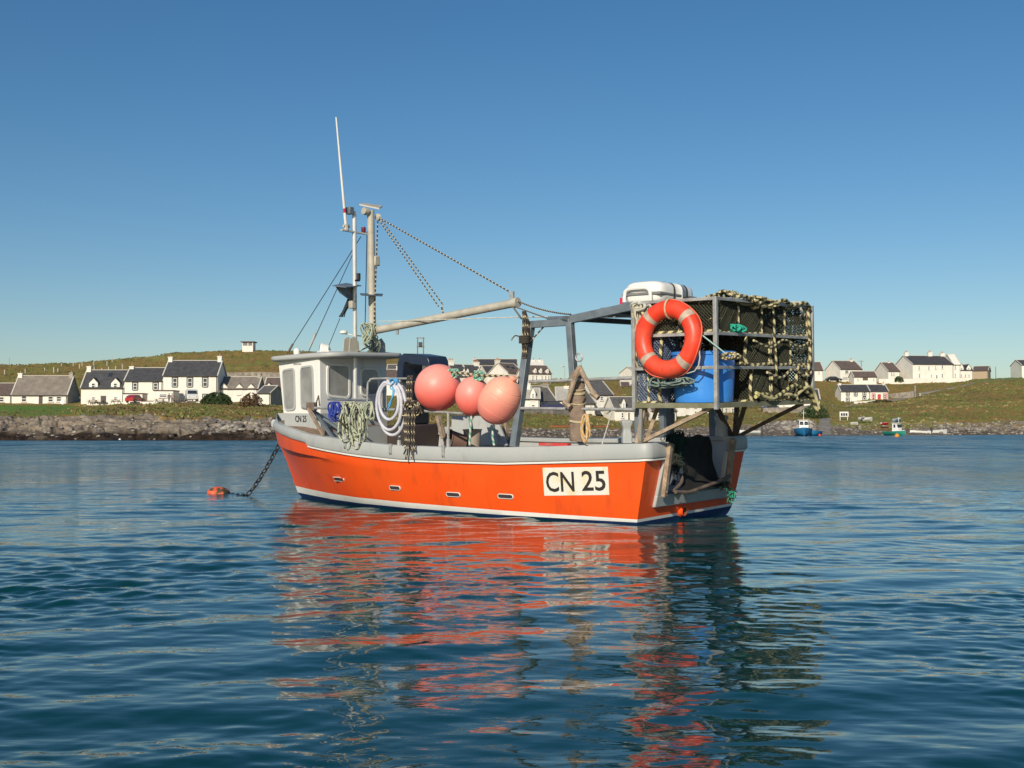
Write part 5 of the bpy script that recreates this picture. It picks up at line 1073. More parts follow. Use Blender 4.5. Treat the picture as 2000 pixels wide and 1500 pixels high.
# dark hood over the hauler
m = MB(); A = [pb(787, 745, v=-.6), pb(788, 712, v=-.6), pb(792, 698, v=-.6), pb(800, 690.5, v=-.6), pb(815, 691, v=-.6), pb(846, 696, v=-.6), pb(850, 704, v=-.6), pb(852, 720, v=-.6)]
outp = [L(*p) for p in A]; inn = [Vector((outp[0].x*1-.11, outp[0].y, outp[0].z)), Vector((outp[1].x-.11, outp[1].y, outp[1].z-.02)), Vector((outp[2].x-.10, outp[1].y, outp[2].z-.07)), Vector((outp[3].x-.06, outp[1].y, outp[3].z-.12)), outp[4]+Vector((0, 0, -.14)), outp[5]+Vector((.04, 0, -.12)), outp[6]+Vector((.03, 0, -.09)), outp[7]+Vector((.02, 0, 0))]
poly = outp+inn[::-1]; rings = [[p+Vector((0, d, 0)) for p in poly] for d in (.12, -.25)]; m.loft(rings); m.build('hauler_hood', [M('navy_plastic', (.018, .028, .055), .3)], boat, sharp=50, bevel=.01)
m = MB(); m.bar(LP(787, 790, v=-.6), LP(787, 735, v=-.6), .06, .06); m.build('hood_post', [GALV], boat)
m = MB(); m.box(4.86, 5.28, -1.0, -.35, .34, 1.0); m.build('engine_casing', [M('casing_brown', (.055, .038, .034), .6)], boat, bevel=.02)
m = MB(); m.box(5.02, 5.30, -.98, -.62, 1.001, 1.62); m.build('control_box', [BLK], boat, bevel=.02)
# grey sorting table standing on deck, posts and buckets
m = MB(); P = [LP(880, 868, v=.5), LP(990, 870, v=.5), LP(968, 813, v=.62), LP(882, 812, v=.62)]; m.prism(P, (.0, -.04, 0)); tb = m.build('sorting_table', [BGREY], boat, bevel=.006)
for x0, x1 in ((910, 920), (950, 968)):
    m = MB(); m.bar(LP(x0, 812, v=.5), LP(x1, 868, v=.4), .09, .03, up=(0, 1, 0)); m.build('table_rib', [BGREY], tb)
for x0, y0, x1, y1 in ((855, 812, 866, 856), (972, 822, 985, 868), (990, 800, 988, 858)):
    m = MB(); m.bar(LP(x0, y0, v=.9), LP(x1, y1, v=.9), .07, .05); m.build('pound_post', [WOOD], boat, bevel=.004)
m = MB(); P = LP(850, 862, v=.95); m.box(3.6, 4.8, -1.02, -.97, .45, .96); m.build('pound_board', [BGREY], boat)
# ================================================================== THINGS ON THE BOAT (each one top-level)
def striped(n_along=1, a=0, b=1, duty=.5, k=8):          # helical stripe for twisted rope
    return lambda i, j: a if ((i*n_along+j) % k) < k*duty else b
# fender buoys
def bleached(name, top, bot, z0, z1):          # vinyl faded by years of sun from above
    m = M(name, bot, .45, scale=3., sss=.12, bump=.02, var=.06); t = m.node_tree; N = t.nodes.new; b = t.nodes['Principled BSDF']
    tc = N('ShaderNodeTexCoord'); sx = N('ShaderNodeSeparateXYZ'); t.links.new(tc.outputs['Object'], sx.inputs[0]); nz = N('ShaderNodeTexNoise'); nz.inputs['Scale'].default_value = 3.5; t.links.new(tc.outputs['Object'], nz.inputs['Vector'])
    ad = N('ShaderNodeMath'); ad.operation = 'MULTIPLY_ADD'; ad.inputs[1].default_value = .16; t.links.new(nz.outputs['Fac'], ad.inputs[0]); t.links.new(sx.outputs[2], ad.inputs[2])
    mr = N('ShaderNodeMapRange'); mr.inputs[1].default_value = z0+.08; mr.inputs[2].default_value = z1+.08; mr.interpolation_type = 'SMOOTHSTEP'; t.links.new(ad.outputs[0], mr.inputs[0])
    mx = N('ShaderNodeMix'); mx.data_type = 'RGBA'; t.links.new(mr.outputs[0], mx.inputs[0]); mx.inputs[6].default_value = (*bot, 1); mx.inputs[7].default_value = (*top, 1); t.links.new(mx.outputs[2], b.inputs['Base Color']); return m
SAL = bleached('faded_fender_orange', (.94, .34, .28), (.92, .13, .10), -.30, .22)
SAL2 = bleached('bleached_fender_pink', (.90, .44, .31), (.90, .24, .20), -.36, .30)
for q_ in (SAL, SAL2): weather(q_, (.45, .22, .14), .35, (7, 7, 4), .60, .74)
def fender(label, px, py, v, rpx, sz, axis, mat, seams=0):
    c = LP(px, py, v=v); D = (BM@c).y; r_ = rpx*D/F; ax = Vector(axis).normalized(); N = 28; root = None
    prof = []
    for i in range(N+1):
        a = math.pi*i/N; z = -math.cos(a)*r_*sz; rr = max(.001, math.sin(a))*r_
        if seams:
            for zz in (-.62, -.28, .30, .66):
                if abs(z/(r_*sz)-zz) < .035: rr *= .985
        prof.append((rr, z))
    if seams:
        zs = sorted(set([-1+2*i/60 for i in range(61)]+[s+d for s in (-.68, -.30, .30, .66) for d in (-.02, -.008, 0, .008, .02)])); prof = []
        for t in zs:
            rr = (1-abs(t)**2.4)**.5 if abs(t) < 1 else 0
            g = sum(max(0, 1-abs(t-s)/.014)*.014 for s in (-.68, -.30, .30, .66)); prof.append((max(.001, rr-g)*r_, t*r_*sz))
    prof += [(.03, r_*sz*1.0), (.045, r_*sz*1.04), (.045, r_*sz*1.14), (.02, r_*sz*1.17)]
    if prof[-5][0] <= .0011: prof.pop(-5)
    m = MB(); m.lathe(prof, (0, 0, 0), 48, 0, ax); mw = BM @ Matrix.Translation(c)
    o = m.build('fender_buoy', [mat], sharp=60); o.matrix_world = mw; tag(o, label, 'buoy', ); return o, c+ax*r_*sz*1.12
f1, t1 = fender('largest round orange fender buoy, left of the three on the boat rail', 855.5, 757, -1.1, 45.5, 1.03, (-.1, -.8, .6), SAL)
f2_, t2 = fender('smaller round orange fender buoy squeezed between the big ball and the oval one', 923, 774, -1.05, 34, 1.14, (-.1, 0, 1), SAL)
f3, t3 = fender('pale pink oval fender buoy with ring seams leaning on the gantry leg', 976, 782, -1.2, 40, 1.25, (-.78, -.05, 1), SAL2, 1)
def rope(label, path, r, mats, base=None, n=8, name='rope', cat='rope', helical=True, k=8, duty=.5, step=None, group=None):
    path = [Vector(p) for p in path]; st = step or r*.9; P = resample(path, st); m = MB()
    m.tube(P, r, n, stripe=striped(1, 0, 1, duty, k) if helical and len(mats) > 1 else None); return bthing(m, name, mats, P[0], label, cat, group)
def loops(c, hw, hh, n, r, m, mat, jit=.25, depth=.03, seed=1, stripe=None, seg=22, tilt=0.):     # hanging coil in the u-w plane
    rr = random.Random(seed); P = []
    for k in range(n):
        a = hw*(1+rr.uniform(-jit, jit)); b = hh*(1+rr.uniform(-jit, jit)*.6); ox = rr.uniform(-1, 1)*hw*jit; dy = rr.uniform(-depth, depth); top = hh
        for i in range(seg):
            t = 2*math.pi*i/seg+math.pi/2
            P.append(Vector((c[0]+ox+a*math.cos(t)*(1-.25*math.sin(t))+tilt*(math.sin(t)), c[1]+dy+depth*.5*math.sin(2*t+k), c[2]+top-b+b*math.sin(t))))
    P.append(P[0]+Vector((.001, 0, -.02))); m.tube(smooth_path(P, 2), r, 6, mat, stripe); return P
# rope bundles
c = LP(680, 826, v=-1.2); m = MB(); loops(c, .10, .26, 9, .011, m, 0, .35, .05, 2, lambda i, j: (i+j) % 5 == 0); loops(c+Vector((-.20, .0, .0)), .09, .25, 8, .011, m, 0, .35, .05, 3, lambda i, j: (i+j) % 5 == 0)
m.tube([c+Vector((.12, .04, .02)), c+Vector((0, .07, -.03)), c+Vector((-.12, .05, .0))], .014, 6, 1); loops(c+Vector((-.38, 0, .16)), .07, .11, 4, .01, m, 0, .4, .04, 9)
bthing(m, 'rope_coil', [M('rope_pale_green', (.44, .47, .34), .95, var=.25, scale=40), ROPD], c, 'pale green and white rope bundle hanging on the rail aft of the wheelhouse', 'rope')
c = LP(655, 797, v=-1.12); m = MB(); loops(c+Vector((0, 0, -.02)), .06, .10, 10, .009, m, 0, .5, .05, 5); bthing(m, 'rope_coil', [ROPDB], c, 'dark blue cord tangled on the rail beside the pale green bundle', 'rope')
c = LP(767, 797, v=-1.27); m = MB(); 
P = []
for k, (a, b, ox, oz, dy) in enumerate(((.235, .335, 0, 0, 0), (.21, .30, .02, .03, .03), (.16, .22, .0, .08, .05))):
    for i in range(28): t = 2*math.pi*i/28+math.pi/2; P.append(c+Vector((ox+a*math.cos(t), dy+.001*i, oz+b*math.sin(t))))
m.tube(smooth_path(P, 2), .019, 10, 0); o = bthing(m, 'hose_coil', [M('clear_hose', (.60, .60, .66), .25, var=.1, scale=20)], c, 'coil of translucent white hose hung on the upper rail loop', 'hose')
c = LP(768, 748, v=-1.30); m = MB(); loops(c, .045, .05, 9, .008, m, 0, .5, .05, 7); m.tube(smooth_path([c+Vector((.0, 0, -.02)), c+Vector((.0, .01, -.15)), c+Vector((.05, .01, -.27)), c+Vector((.10, 0, -.33))], 5), .011, 6); m.tube(smooth_path([c+Vector((-.02, .02, -.02)), c+Vector((-.03, .02, -.13)), c+Vector((.07, .02, -.28))], 5), .009, 6)
bthing(m, 'rope_lashing', [ROPB], c, 'bright light blue lashing tied round the white hose coil', 'rope')
BW = lambda i, j: 1 if ((i//2+j) % 5) == 0 else 0
m = MB(); c = LP(803, 800, v=-1.27); loops(c+Vector((0, 0, .03)), .10, .07, 9, .011, m, 0, .6, .06, 11, BW)
for k, (dx, l) in enumerate(((-.09, .52), (-.05, .60), (.0, .50), (.03, .62), (.07, .45), (.05, .55))): P = resample(smooth_path([c+Vector((dx, .03, 0)), c+Vector((dx*1.1, .05, -.2)), c+Vector((dx*.9, .04, -l*.8)), c+Vector((dx*1.4+.02, .05, -l))], 6), .010); m.tube(P, .011, 6, 0, BW)
for k, dx in enumerate((.02, -.02, .05)): P = resample(smooth_path([c+Vector((dx*.5, .0, .03)), c+Vector((dx, .02, .2)), c+Vector((dx+.0, .0, .42))], 6), .010); m.tube(P, .011, 6, 0, BW)
bthing(m, 'rope_bundle', [M('rope_black_fleck', (.05, .042, .035), .95), ROPT], c, 'black and tan flecked rope bundle hanging down over the bulwark left of the fenders', 'rope')
m = MB(); c = LP(1024, 640, v=-1.08)
for k in range(9):
    dx = random.uniform(-.05, .05); P = resample(smooth_path([c+Vector((dx*.4, .02*math.sin(k), .19)), c+Vector((dx, .03*math.cos(k), .05)), c+Vector((dx*.9, .03*math.sin(k*2), -.12)), c+Vector((dx*.7+.02, .0, -.30-.03*(k % 3)))], 6), .010); m.tube(P, .010, 6, 0, BW)
for k in range(5): m.tube([c+Vector((.06*math.cos(a), .06*math.sin(a), -.10-.018*k)) for a in [i*math.pi/6 for i in range(13)]], .010, 6, 0, BW)
m.tube(smooth_path([c+Vector((.05, .03, -.10)), c+Vector((.12, .03, -.09)), c+Vector((.18, .02, -.14))], 4), .008, 6, 0, BW)
bthing(m, 'rope_bundle', [M('rope_black_fleck', (.05, .042, .035), .95), ROPT], c, 'thick wrapped bundle of flecked rope lashed to the top of the forward gantry leg', 'rope')
# running rigging
def line(label, P, r=.009, mats=None, name='rigging_line', sag=0., bw=True):
    P = [Vector(p) for p in P]
    if sag and len(P) == 2: P = bez(P[0], (P[0]+P[1])/2-Vector((0, 0, sag*2)), P[1], 16)
    R = resample(P, .022 if bw else .08)
    if len(R) < 2: R = P
    m = MB(); m.tube(R+[P[-1]], r, 5, 0, (lambda i, j: 1 if i % 3 == 0 else 0) if bw else None)
    return bthing(m, name, mats or [M('rope_black_fleck', (.05, .042, .035), .95), ROPT], P[0], label, 'rope')
line('flecked topping lift line from the mast head pulley to the outer end of the boom', [MH, BE+Vector((.05, 0, .13))], .010)
bp_ = LP(862, 604, v=VM); line('lower of two flecked lines from mast head to mid boom', [MH+Vector((0, 0, -.02)), bp_+Vector((.05, 0, .04))], .008); line('upper of two flecked lines from mast head to mid boom', [MH+Vector((-.03, 0, .0)), bp_+Vector((-.03, 0, .06))], .008)
line('short flecked strop tying the boom block to the boom', [bp_+Vector((0, 0, .05)), bp_+Vector((-.03, 0, -.05))], .012)
line('flecked halyard falling straight down the aft side of the main mast', [MH+Vector((.0, 0, -.03)), LP(731, 630, u=um-.06)], .010)
line('dark cable running down between the two masts', [LP(717, 452, u=5.42), LP(713, 640, u=5.42)], .007, [DK], bw=False, name='cable')
line('thin forestay wire from the light mast to the front of the wheelhouse roof', [LP(705, 462, u=5.42), LP(561, 690, v=-.2)], .006, [DK], bw=False, name='stay_wire')
line('second stay wire with turnbuckle from the light mast to the port roof edge', [LP(691, 492, u=5.42), LP(602, 688, v=-.4)], .006, [DK], bw=False, name='stay_wire')
line('short stay wire below the dark net on the wheelhouse roof', [LP(664, 622, u=5.6), LP(638, 686, v=-.1)], .005, [DK], bw=False, name='stay_wire')
for lab, a, b in (('white turnbuckle near the foot of the second stay wire', (616, 651), (606, 676)), ('rusty shackle end at the foot of the forestay', (572, 672), (563, 688))):
    P = [LP(a[0], a[1], v=-.38), LP(b[0], b[1], v=-.38)]; m = MB(); m.tube(P, .016, 6); bthing(m, 'turnbuckle', [ALU if 'white' in lab else WOODD], P[0], lab, 'turnbuckle')
line('flecked line from the boom end back to the gantry roof', [BE+Vector((-.05, 0, .02)), LP(1115, 614, v=-.9)], .010, sag=.03)
line('flecked line from the boom end to the tube end of the gantry', [BE+Vector((.0, 0, -.05)), LP(1073, 623, v=-.9)], .009); line('flecked line from the gantry tube end down to the lashed rope bundle', [LP(1073, 626, v=-.9), LP(1036, 667, v=-1.05)], .009)
line('flecked line from under the boom end to the top of the lashed rope bundle', [BE+Vector((.03, 0, -.06)), LP(1018, 622, v=-1.05)], .012)
line('taut white line running from the mast under the boom to the pot cage', [LP(740, 628, v=.2), LP(1025, 619, v=-.2), LP(1240, 619.5, v=-.9)], .007, [ROPW], bw=False)
m = MB()
for k in range(7): o_ = Vector((.02*math.sin(k*2), .02*math.cos(k*3), 0)); m.tube(smooth_path([LP(689, 567, u=5.5)+o_*.5, LP(682, 590, u=5.5)+o_*1.4, LP(673, 608, u=5.5)+o_, LP(668, 619, u=5.5)+o_*1.6], 5), .008, 5)
bthing(m, 'net_bundle', [M('dark_net', (.03, .04, .05), .9)], LP(682, 590, u=5.5), 'dark twisted net flag hanging from the light mast', 'net')
m = MB(); c = LP(722, 650, u=5.28); loops(c+Vector((0, 0, 0)), .06, .13, 8, .009, m, 0, .4, .12, 13)
for k in range(10): m.tube(smooth_path([c+Vector((.02, random.uniform(-.12, .18), -.05)), c+Vector((-.03, random.uniform(-.2, .2), -.15)), c+Vector((.02, random.uniform(-.22, .22), -.27))], 4), .009, 5, k % 2)
bthing(m, 'rope_coil', [M('rope_pale_green', (.44, .47, .34), .95), M('rope_slate', (.10, .14, .14), .9)], c, 'heap of green and grey rope coiled round the foot of the main mast', 'rope')
for lab, px, y0, y1, x1 in (('green and white line from the middle fender down to the bulwark', 922, 800, 871, 917), ('green and white line from the oval fender down to the bulwark', 965, 830, 872, 966)):
    P = smooth_path([LP(px, y0, v=-1.08), LP(px-3, (y0+y1)/2, v=-1.1), LP(x1, y1, v=-1.12)], 6); rope(lab, P, .014, [ROPG, ROPW], k=6)
for lab, px, py, tgt in (('green knotted rope above the gap between the large and middle fenders', 930/1-45, 728, None), ('thick green knot above the middle fender', 935, 732, None)):
    c = LP(px, py, v=-1.08); m = MB(); loops(c, .045, .04, 6, .014, m, 0, .5, .04, int(px), lambda i, j: (i+j) % 4 == 0); m.tube(smooth_path([c+Vector((.06, 0, .02)), c, c+Vector((-.10, 0, -.03))], 4), .014, 6); bthing(m, 'rope_knot', [ROPG, ROPW], c, lab, 'rope')
P = smooth_path([LP(840, 735, v=-1.12), LP(885, 728, v=-1.1), LP(940, 733, v=-1.1), LP(990, 735, v=-1.1), LP(1020, 738, v=-1.08)], 6); rope('thick flecked rope strung behind the tops of the three fenders', P, .016, [ROPD, ROPT], k=6)
# canvas wrapped post
a, c = LP(1129, 862, v=-1.13), LP(1126, 722, v=-1.04); N = 26; m = MB(); rings = []
for i in range(N+1):
    t = i/N; p = a+(c-a)*t; w = interp(t, [0, .05, .25, .5, .62, .8, .95, 1], [.085, .10, .105, .10, .108, .09, .07, .045]); 
    for tb_ in (.28, .52, .66, .72):
        if abs(t-tb_) < .02: w *= .86
    rings.append([p+Vector((math.cos(x)*w*(1+.10*math.sin(3*x+i*.5)), math.sin(x)*w*.8*(1+.10*math.cos(4*x+i*.7)), 0)) for x in [k*math.pi/8 for k in range(16)]])
m.loft(rings); bthing(m, 'canvas_wrap', [M('brown_canvas', (.24, .175, .13), .95, var=.2, scale=8, bump=.6, bscale=30)], a, 'brown canvas wrapped and lashed round the aft gantry leg on the port bulwark', 'canvas cover', sharp=60)
m = MB()
for t in (.27, .285, .52, .66, .675, .72): p = a+(c-a)*t; m.tube([p+Vector((math.cos(x)*.10, math.sin(x)*.085, .008*math.sin(x*2))) for x in [k*math.pi/8 for k in range(16)]], .007, 6, closed=True)
bthing(m, 'lashing', [ROPT], a, 'tan twine lashings round the brown canvas wrap', 'twine')
for lab, P in (('grey stick leaning from the top of the canvas wrap down to the left', [LP(1131, 718, v=-1.2), LP(1107, 790, v=-1.22)]), ('grey stick leaning from the top of the canvas wrap down to the right', [LP(1131, 716, v=-1.18), LP(1161, 772, v=-1.2)])):
    m = MB(); m.tube([P[0], (P[0]+P[1])/2+Vector((.005, 0, .0)), P[1]], [.030, .026, .024], 8); q = P[1]; m.tube([q+Vector((-.05, 0, -.03)), q+Vector((.04, 0, .03))], .032, 6); bthing(m, 'wooden_crutch', [WOOD], P[1], lab, 'stick')
m = MB(); q = LP(1143, 835, v=-1.22); loops(q, .045, .14, 4, .011, m, 0, .3, .03, 21, lambda i, j: (i+j) % 4 == 0); bthing(m, 'rope_loop', [M('rope_orange_tan', (.62, .36, .12), .9), ROPW], q, 'tan orange rope loop hanging beside the foot of the canvas wrap', 'rope')
line('thin grey line from the rail hook down to the bulwark', [LP(1196, 800, v=-1.12), LP(1176, 868, v=-1.12)], .007, [ROPW], bw=False)
a, c = LP(1057, 870, v=-1.12), LP(1113, 869, v=-1.12); m = MB(); m.box(c.x, a.x, a.y-.03, a.y+.05, w_top(a.x-.2)+.001, w_top(a.x-.2)+.035); bthing(m, 'red_plank', [M('red_worn_paint', (.55, .05, .05), .7, col2=(.35, .2, .16), mix=.6)], c, 'short red painted plank lying on the port bulwark', 'plank', bevel=.005)
# buckets on deck
def bucket(label, px, py, v, r_, h, axis, mat, py2=None):
    c = LP(px, py, v=v); m = MB(); m.lathe([(r_*.82, 0), (r_, h), (r_*1.06, h), (r_*1.06, h*.94), (r_*1.0, h*.93)], c, 20, 0, axis, capt=False); m.lathe([(r_*.78, .01), (r_*.97, h*.99)], c, 20, 1, axis, capt=False, capb=True); bthing(m, 'bucket', [mat, DARKIN], c, label, 'bucket')
bucket('brown bucket lying on its side behind the bulwark below the large fender', 906, 866, -.45, .13, .22, (.45, .85, .25), M('rusty_bucket', (.20, .12, .09), .9)); bucket('beige bucket standing beside the brown one behind the bulwark', 923, 872, -.3, .12, .22, (0, 0, 1), M('beige_bucket', (.42, .35, .28), .8))
# lifebuoy
def torus_pts(R1, r1, nu, nv, fm):
    vs = []; fs = []; ms = []
    for i in range(nu):
        a = 2*math.pi*i/nu
        for j in range(nv): b = 2*math.pi*j/nv; vs.append((math.cos(a)*(R1+r1*math.cos(b)), r1*math.sin(b)*.92, math.sin(a)*(R1+r1*math.cos(b))))
    for i in range(nu):
        for j in range(nv): fs.append((i*nv+j, i*nv+(j+1) % nv, ((i+1) % nu)*nv+(j+1) % nv, ((i+1) % nu)*nv+j)); ms.append(fm(i, j))
    return vs, fs, ms
c = LP(1304.5, 662, v=-1.215); m = MB(); nu = 96
LR = M('lifebuoy_orange', (.86, .060, .024), .42, var=.05, scale=5, col2=(.80, .12, .06), mix=.62, sharp=.2, bump=.05, bscale=18); TP = M('worn_reflective_tape', (.46, .36, .28), .5, var=.25, scale=18)
weather(LR, (.22, .07, .05), .6, (14, 14, 9), .58, .68)
vs, fs, ms = torus_pts(.314, .092, nu, 22, lambda i, j: 0); m.add(vs, fs, ms)
lbm = BM @ Matrix.Translation(c) @ Matrix.Rotation(R_(4), 4, 'X') @ Matrix.Rotation(R_(-3), 4, 'Z')
lb = empty('lifebuoy', lbm, 'orange lifebuoy with four worn grey bands tied to the port face of the pot cage', 'lifebuoy'); m.build('ring', [LR], lb, sharp=80)
for k in range(4):
    a0 = math.pi/4+k*math.pi/2+.05; m = MB(); rings = []
    for i in range(7):
        a = a0+(i-3)*.033; rings.append([Vector((math.cos(a)*(.314+.0945*math.cos(b)), .0945*math.sin(b)*.92, math.sin(a)*(.314+.0945*math.cos(b)))) for b in [2*math.pi*j/22 for j in range(22)]])
    m.loft(rings, capa=False, capb=False); m.build('reflective_band', [TP], lb, sharp=80)
m = MB(); GL = []
for i in range(97):
    a = 2*math.pi*i/96; k = abs(math.sin(2*a)); GL.append((math.cos(a)*(.404+.010*k), .03*math.sin(4*a), math.sin(a)*(.404+.010*k)))
m.tube(GL[:-1], .007, 6, closed=True); m.build('grab_line', [M('orange_line', (.75, .14, .07), .7)], lb)
m = MB(); m.tube([Vector((-.02+math.cos(b)*.0*1, math.sin(b)*.10, .314+math.cos(b)*.104)) for b in [k*math.pi/10 for k in range(20)]], .010, 6, closed=True); m.build('tie_cord', [ROPT], lb)
# liferaft canister on the gantry roof
rz = gC.z+.03; rc = L(.28, -.22, rz+.13)
raft = empty('liferaft_canister', BM @ Matrix.Translation(rc) @ Matrix.Rotation(R_(2), 4, 'X') @ Matrix.Diagonal((1, .84, 1, 1)), 'white liferaft canister strapped in its cradle on top of the gantry roof', 'liferaft')
def sup(hw, hh, e, y, n=28): return [Vector((math.copysign(abs(math.cos(t))**e, math.cos(t))*hw, y, math.copysign(abs(math.sin(t))**e, math.sin(t))*hh)) for t in [2*math.pi*(k+.5)/n for k in range(n)]]
m = MB(); ys = [(-.46, .5), (-.455, .72), (-.43, .88), (-.38, .97), (-.3, 1), (-.1, 1), (-.09, 1.04), (-.07, 1.04), (-.06, 1), (.1, 1), (.3, 1), (.38, .97), (.43, .88), (.455, .72), (.46, .5)]
m.loft([sup(  .25*s, .138*s, .55, y) for y, s in ys]); m.build('shell', [M('raft_white', (.84, .82, .76), .35, var=.03, coat=.2)], raft, sharp=50)
m = MB(); m.loft([[Vector((x*1.02, y, z)) for x, z in ((-.25, -.03), (.25, -.03), (.25, .005), (-.25, .005))] for y in (-.475, .475)]); m.build('seam_band', [M('seam_grey', (.20, .20, .20), .6)], raft, bevel=.01)
for y in (-.2, .12): m = MB(); m.loft([sup(.258, .146, .55, y+d) for d in (-.02, .02)], capa=False, capb=False); m.build('strap', [M('strap_dark', (.06, .055, .05), .8)], raft)
m = MB(); m.tube(smooth_path([(.2, .50, -.16), (.2, .50, -.02), (.16, .50, .04), (.0, .50, .05), (-.10, .50, .04), (-.14, .50, -.02), (-.14, .50, -.18)], 5), .022, 8); m.tube([(-.16, .45, -.17), (-.16, -.45, -.17)], .02, 8); m.tube([(.18, .45, -.17), (.18, -.45, -.17)], .02, 8); m.build('cradle', [WHP], raft)
m = MB(); m.box(.25, .29, .38, .46, -.12, -.04); m.build('red_release', [M('red_tape', (.55, .02, .06), .5)], raft, bevel=.006)
# blue tub
c = L(-.57, -.73, CZ0-.02); m = MB(); m.lathe([(.30, 0), (.305, .02), (.312, .06), (.328, .32), (.332, .495), (.345, .50), (.345, .53), (.325, .535), (.31, .525), (.30, .06)], c, 56, 0, capt=True)
bthing(m, 'blue_tub', [M('blue_plastic', (.05, .27, .80), .30, var=.08, scale=3, col2=(.08, .33, .82), mix=.6)], c, 'round bright blue plastic tub standing in the near corner of the pot cage', 'tub')
# lobster pots
NETM = M('black_netting', (.048, .050, .030), .85); NETB = M('blue_netting', (.13, .17, .26), .85); RT = M('rope_bleached', (.56, .50, .28), .95, var=.15, scale=30); RD = M('rope_dark_strand', (.07, .06, .035), .95)  # tan and dark are the two strand colours of the rope
def creel_meshes(lx, ly, lz, netm, seed):
    rr = random.Random(seed); st = lambda i, j: 0 if ((i+j) % 8) < 4 else 1; fr = MB()
    hy = ly/2; hx = lx/2
    arch = lambda x: [(x, -hy, 0), (x, -hy, lz*.80), (x, -hy*.86, lz*.95), (x, -hy*.6, lz), (x, hy*.6, lz), (x, hy*.86, lz*.95), (x, hy, lz*.80), (x, hy, 0)]
    for x in (-hx, hx): fr.tube(resample(smooth_path(arch(x)+[(x, -hy, 0)], 3),   .014), .019, 8, 0, st)
    fr.tube(resample(arch(0), .014), .018, 8, 0, st)
    for (y, z) in ((-hy, 0), (hy, 0), (-hy*.8, lz*.97), (hy*.8, lz*.97), (-hy, lz*.45)): fr.tube(resample([(-hx, y, z), (hx, y, z)], .014), .019, 8, 0, st)
    for k in range(5): y = -hy+ly*(k+.5)/5; fr.box(-hx, hx, y-.022, y+.022, -.012, .008, 2)
    nt_ = MB()
    def net(O, A, B, na, nb):           # diamond mesh over the parallelogram O,A,B
        O, A, B = Vector(O), Vector(A), Vector(B); nrm = A.cross(B).normalized()
        def seg(p, q):
            a = O+A*p[0]+B*p[1]; b = O+A*q[0]+B*q[1]; mid = (a+b)/2; a = a+nrm*(-.012*math.sin(p[0]*3.1)*math.sin(p[1]*3.1)); nt_.tube([a, mid-nrm*.012*rr.random(), b], .0058, 3, 0, cap=False)
        for i in range(-nb, na):
            pts = []
            for (sx) in (1, -1):
                x0 = i/na; x1 = (i+nb)/na; y0, y1 = 0., 1.
                p = [x0, 0.]; q = [x1, 1.]
                if x0 < 0: p = [0., -x0/(x1-x0)]
                if x1 > 1: q = [1., (1-x0)/(x1-x0)]
                if sx < 0: p = [1-p[0], p[1]]; q = [1-q[0], q[1]]
                if abs(q[1]-p[1]) > .04: seg(p, q)
    cs = .026
    k = lambda d: max(3, int(d/cs/1.4))
    for x in (-hx, hx): net((x, -hy, 0), (0, ly, 0), (0, 0, lz), k(ly), k(lz))
    for y in (-hy, hy): net((-hx, y, 0), (lx, 0, 0), (0, 0, lz), k(lx), k(lz))
    net((-hx, -hy, lz), (lx, 0, 0), (0, ly, 0), k(lx), k(ly))
    net((0.0, -hy, 0), (0, ly, 0), (0, 0, lz), k(ly), k(lz))
    # funnel eye and bait cord inside
    nt_.lathe([(.09, 0), (.07, .06), (.05, .14)], (0, -hy+.01, lz*.5), 10, 0, axis=(0, 1, 0), capb=False, capt=False)
    return fr, nt_
protos = {}
def creel(key, dims, pos, rot, label, netm=NETM):
    if key not in protos:
        fr, nt_ = creel_meshes(*dims, netm, len(protos)); root = empty('lobster_pot', BM, label, 'lobster pot', 'lobster pots stacked in the stern cage')
        a = fr.build('rope_bound_frame', [RT, RD, WOODD], root, recalc=False, sharp=70); b = nt_.build('netting', [netm], root, recalc=False); protos[key] = (root, a, b)
    else:
        p = protos[key]; root = p[0].copy(); COL.objects.link(root)
        for ch in p[1:]: q = ch.copy(); COL.objects.link(q); q.parent = root
        root['label'] = label
    root.matrix_world = BM @ Matrix.Translation(L(*pos)) @ Matrix.Rotation(rot, 4, 'Z'); return root
Z0 = CZ0+.0; rj = random.Random(5)
rowsn = ['bottom', 'middle', 'top']; coln = ['next to the blue tub', 'second from the blue tub', 'at the far right']
zz_ = [Z0-.02, Z0+.385, Z0+.715]
for r_i in range(2):
    for ci, v in enumerate((-.12, .38, .87)):
        creel('AC'[1-r_i], (.90, .46, (.37, .31)[r_i]), (-.46+rj.uniform(-.035, .03), v+rj.uniform(-.012, .012), zz_[r_i]), R_(rj.uniform(-5, 5)), 'rope bound lobster pot in the %s row, %s' % (rowsn[r_i], coln[ci] if r_i == 0 else ['right above the pot touching the tub', 'in the middle of the stack', 'under the top right pot'][ci]))
for ci, v in enumerate((-.83, -.28, .27, .82)):
    creel('T', (.86, .50, .335), (-.47+rj.uniform(-.02, .02), v, zz_[2]-(.0 if ci else -.0)), R_(rj.uniform(-5, 5)), 'rope bound lobster pot in the top row, ' + ['straight above the blue tub', 'just right of the near corner post', 'third from the near corner post', 'at the outer right end'][ci])
creel('B', (.30, .42, .34), (-.10, -.86, Z0-.02), 0, 'small lobster pot standing under the lifebuoy at the forward port corner', NETB); creel('B', None, (-.10, -.86, Z0+.35), R_(3), 'small lobster pot seen through the ring of the lifebuoy', NETB)
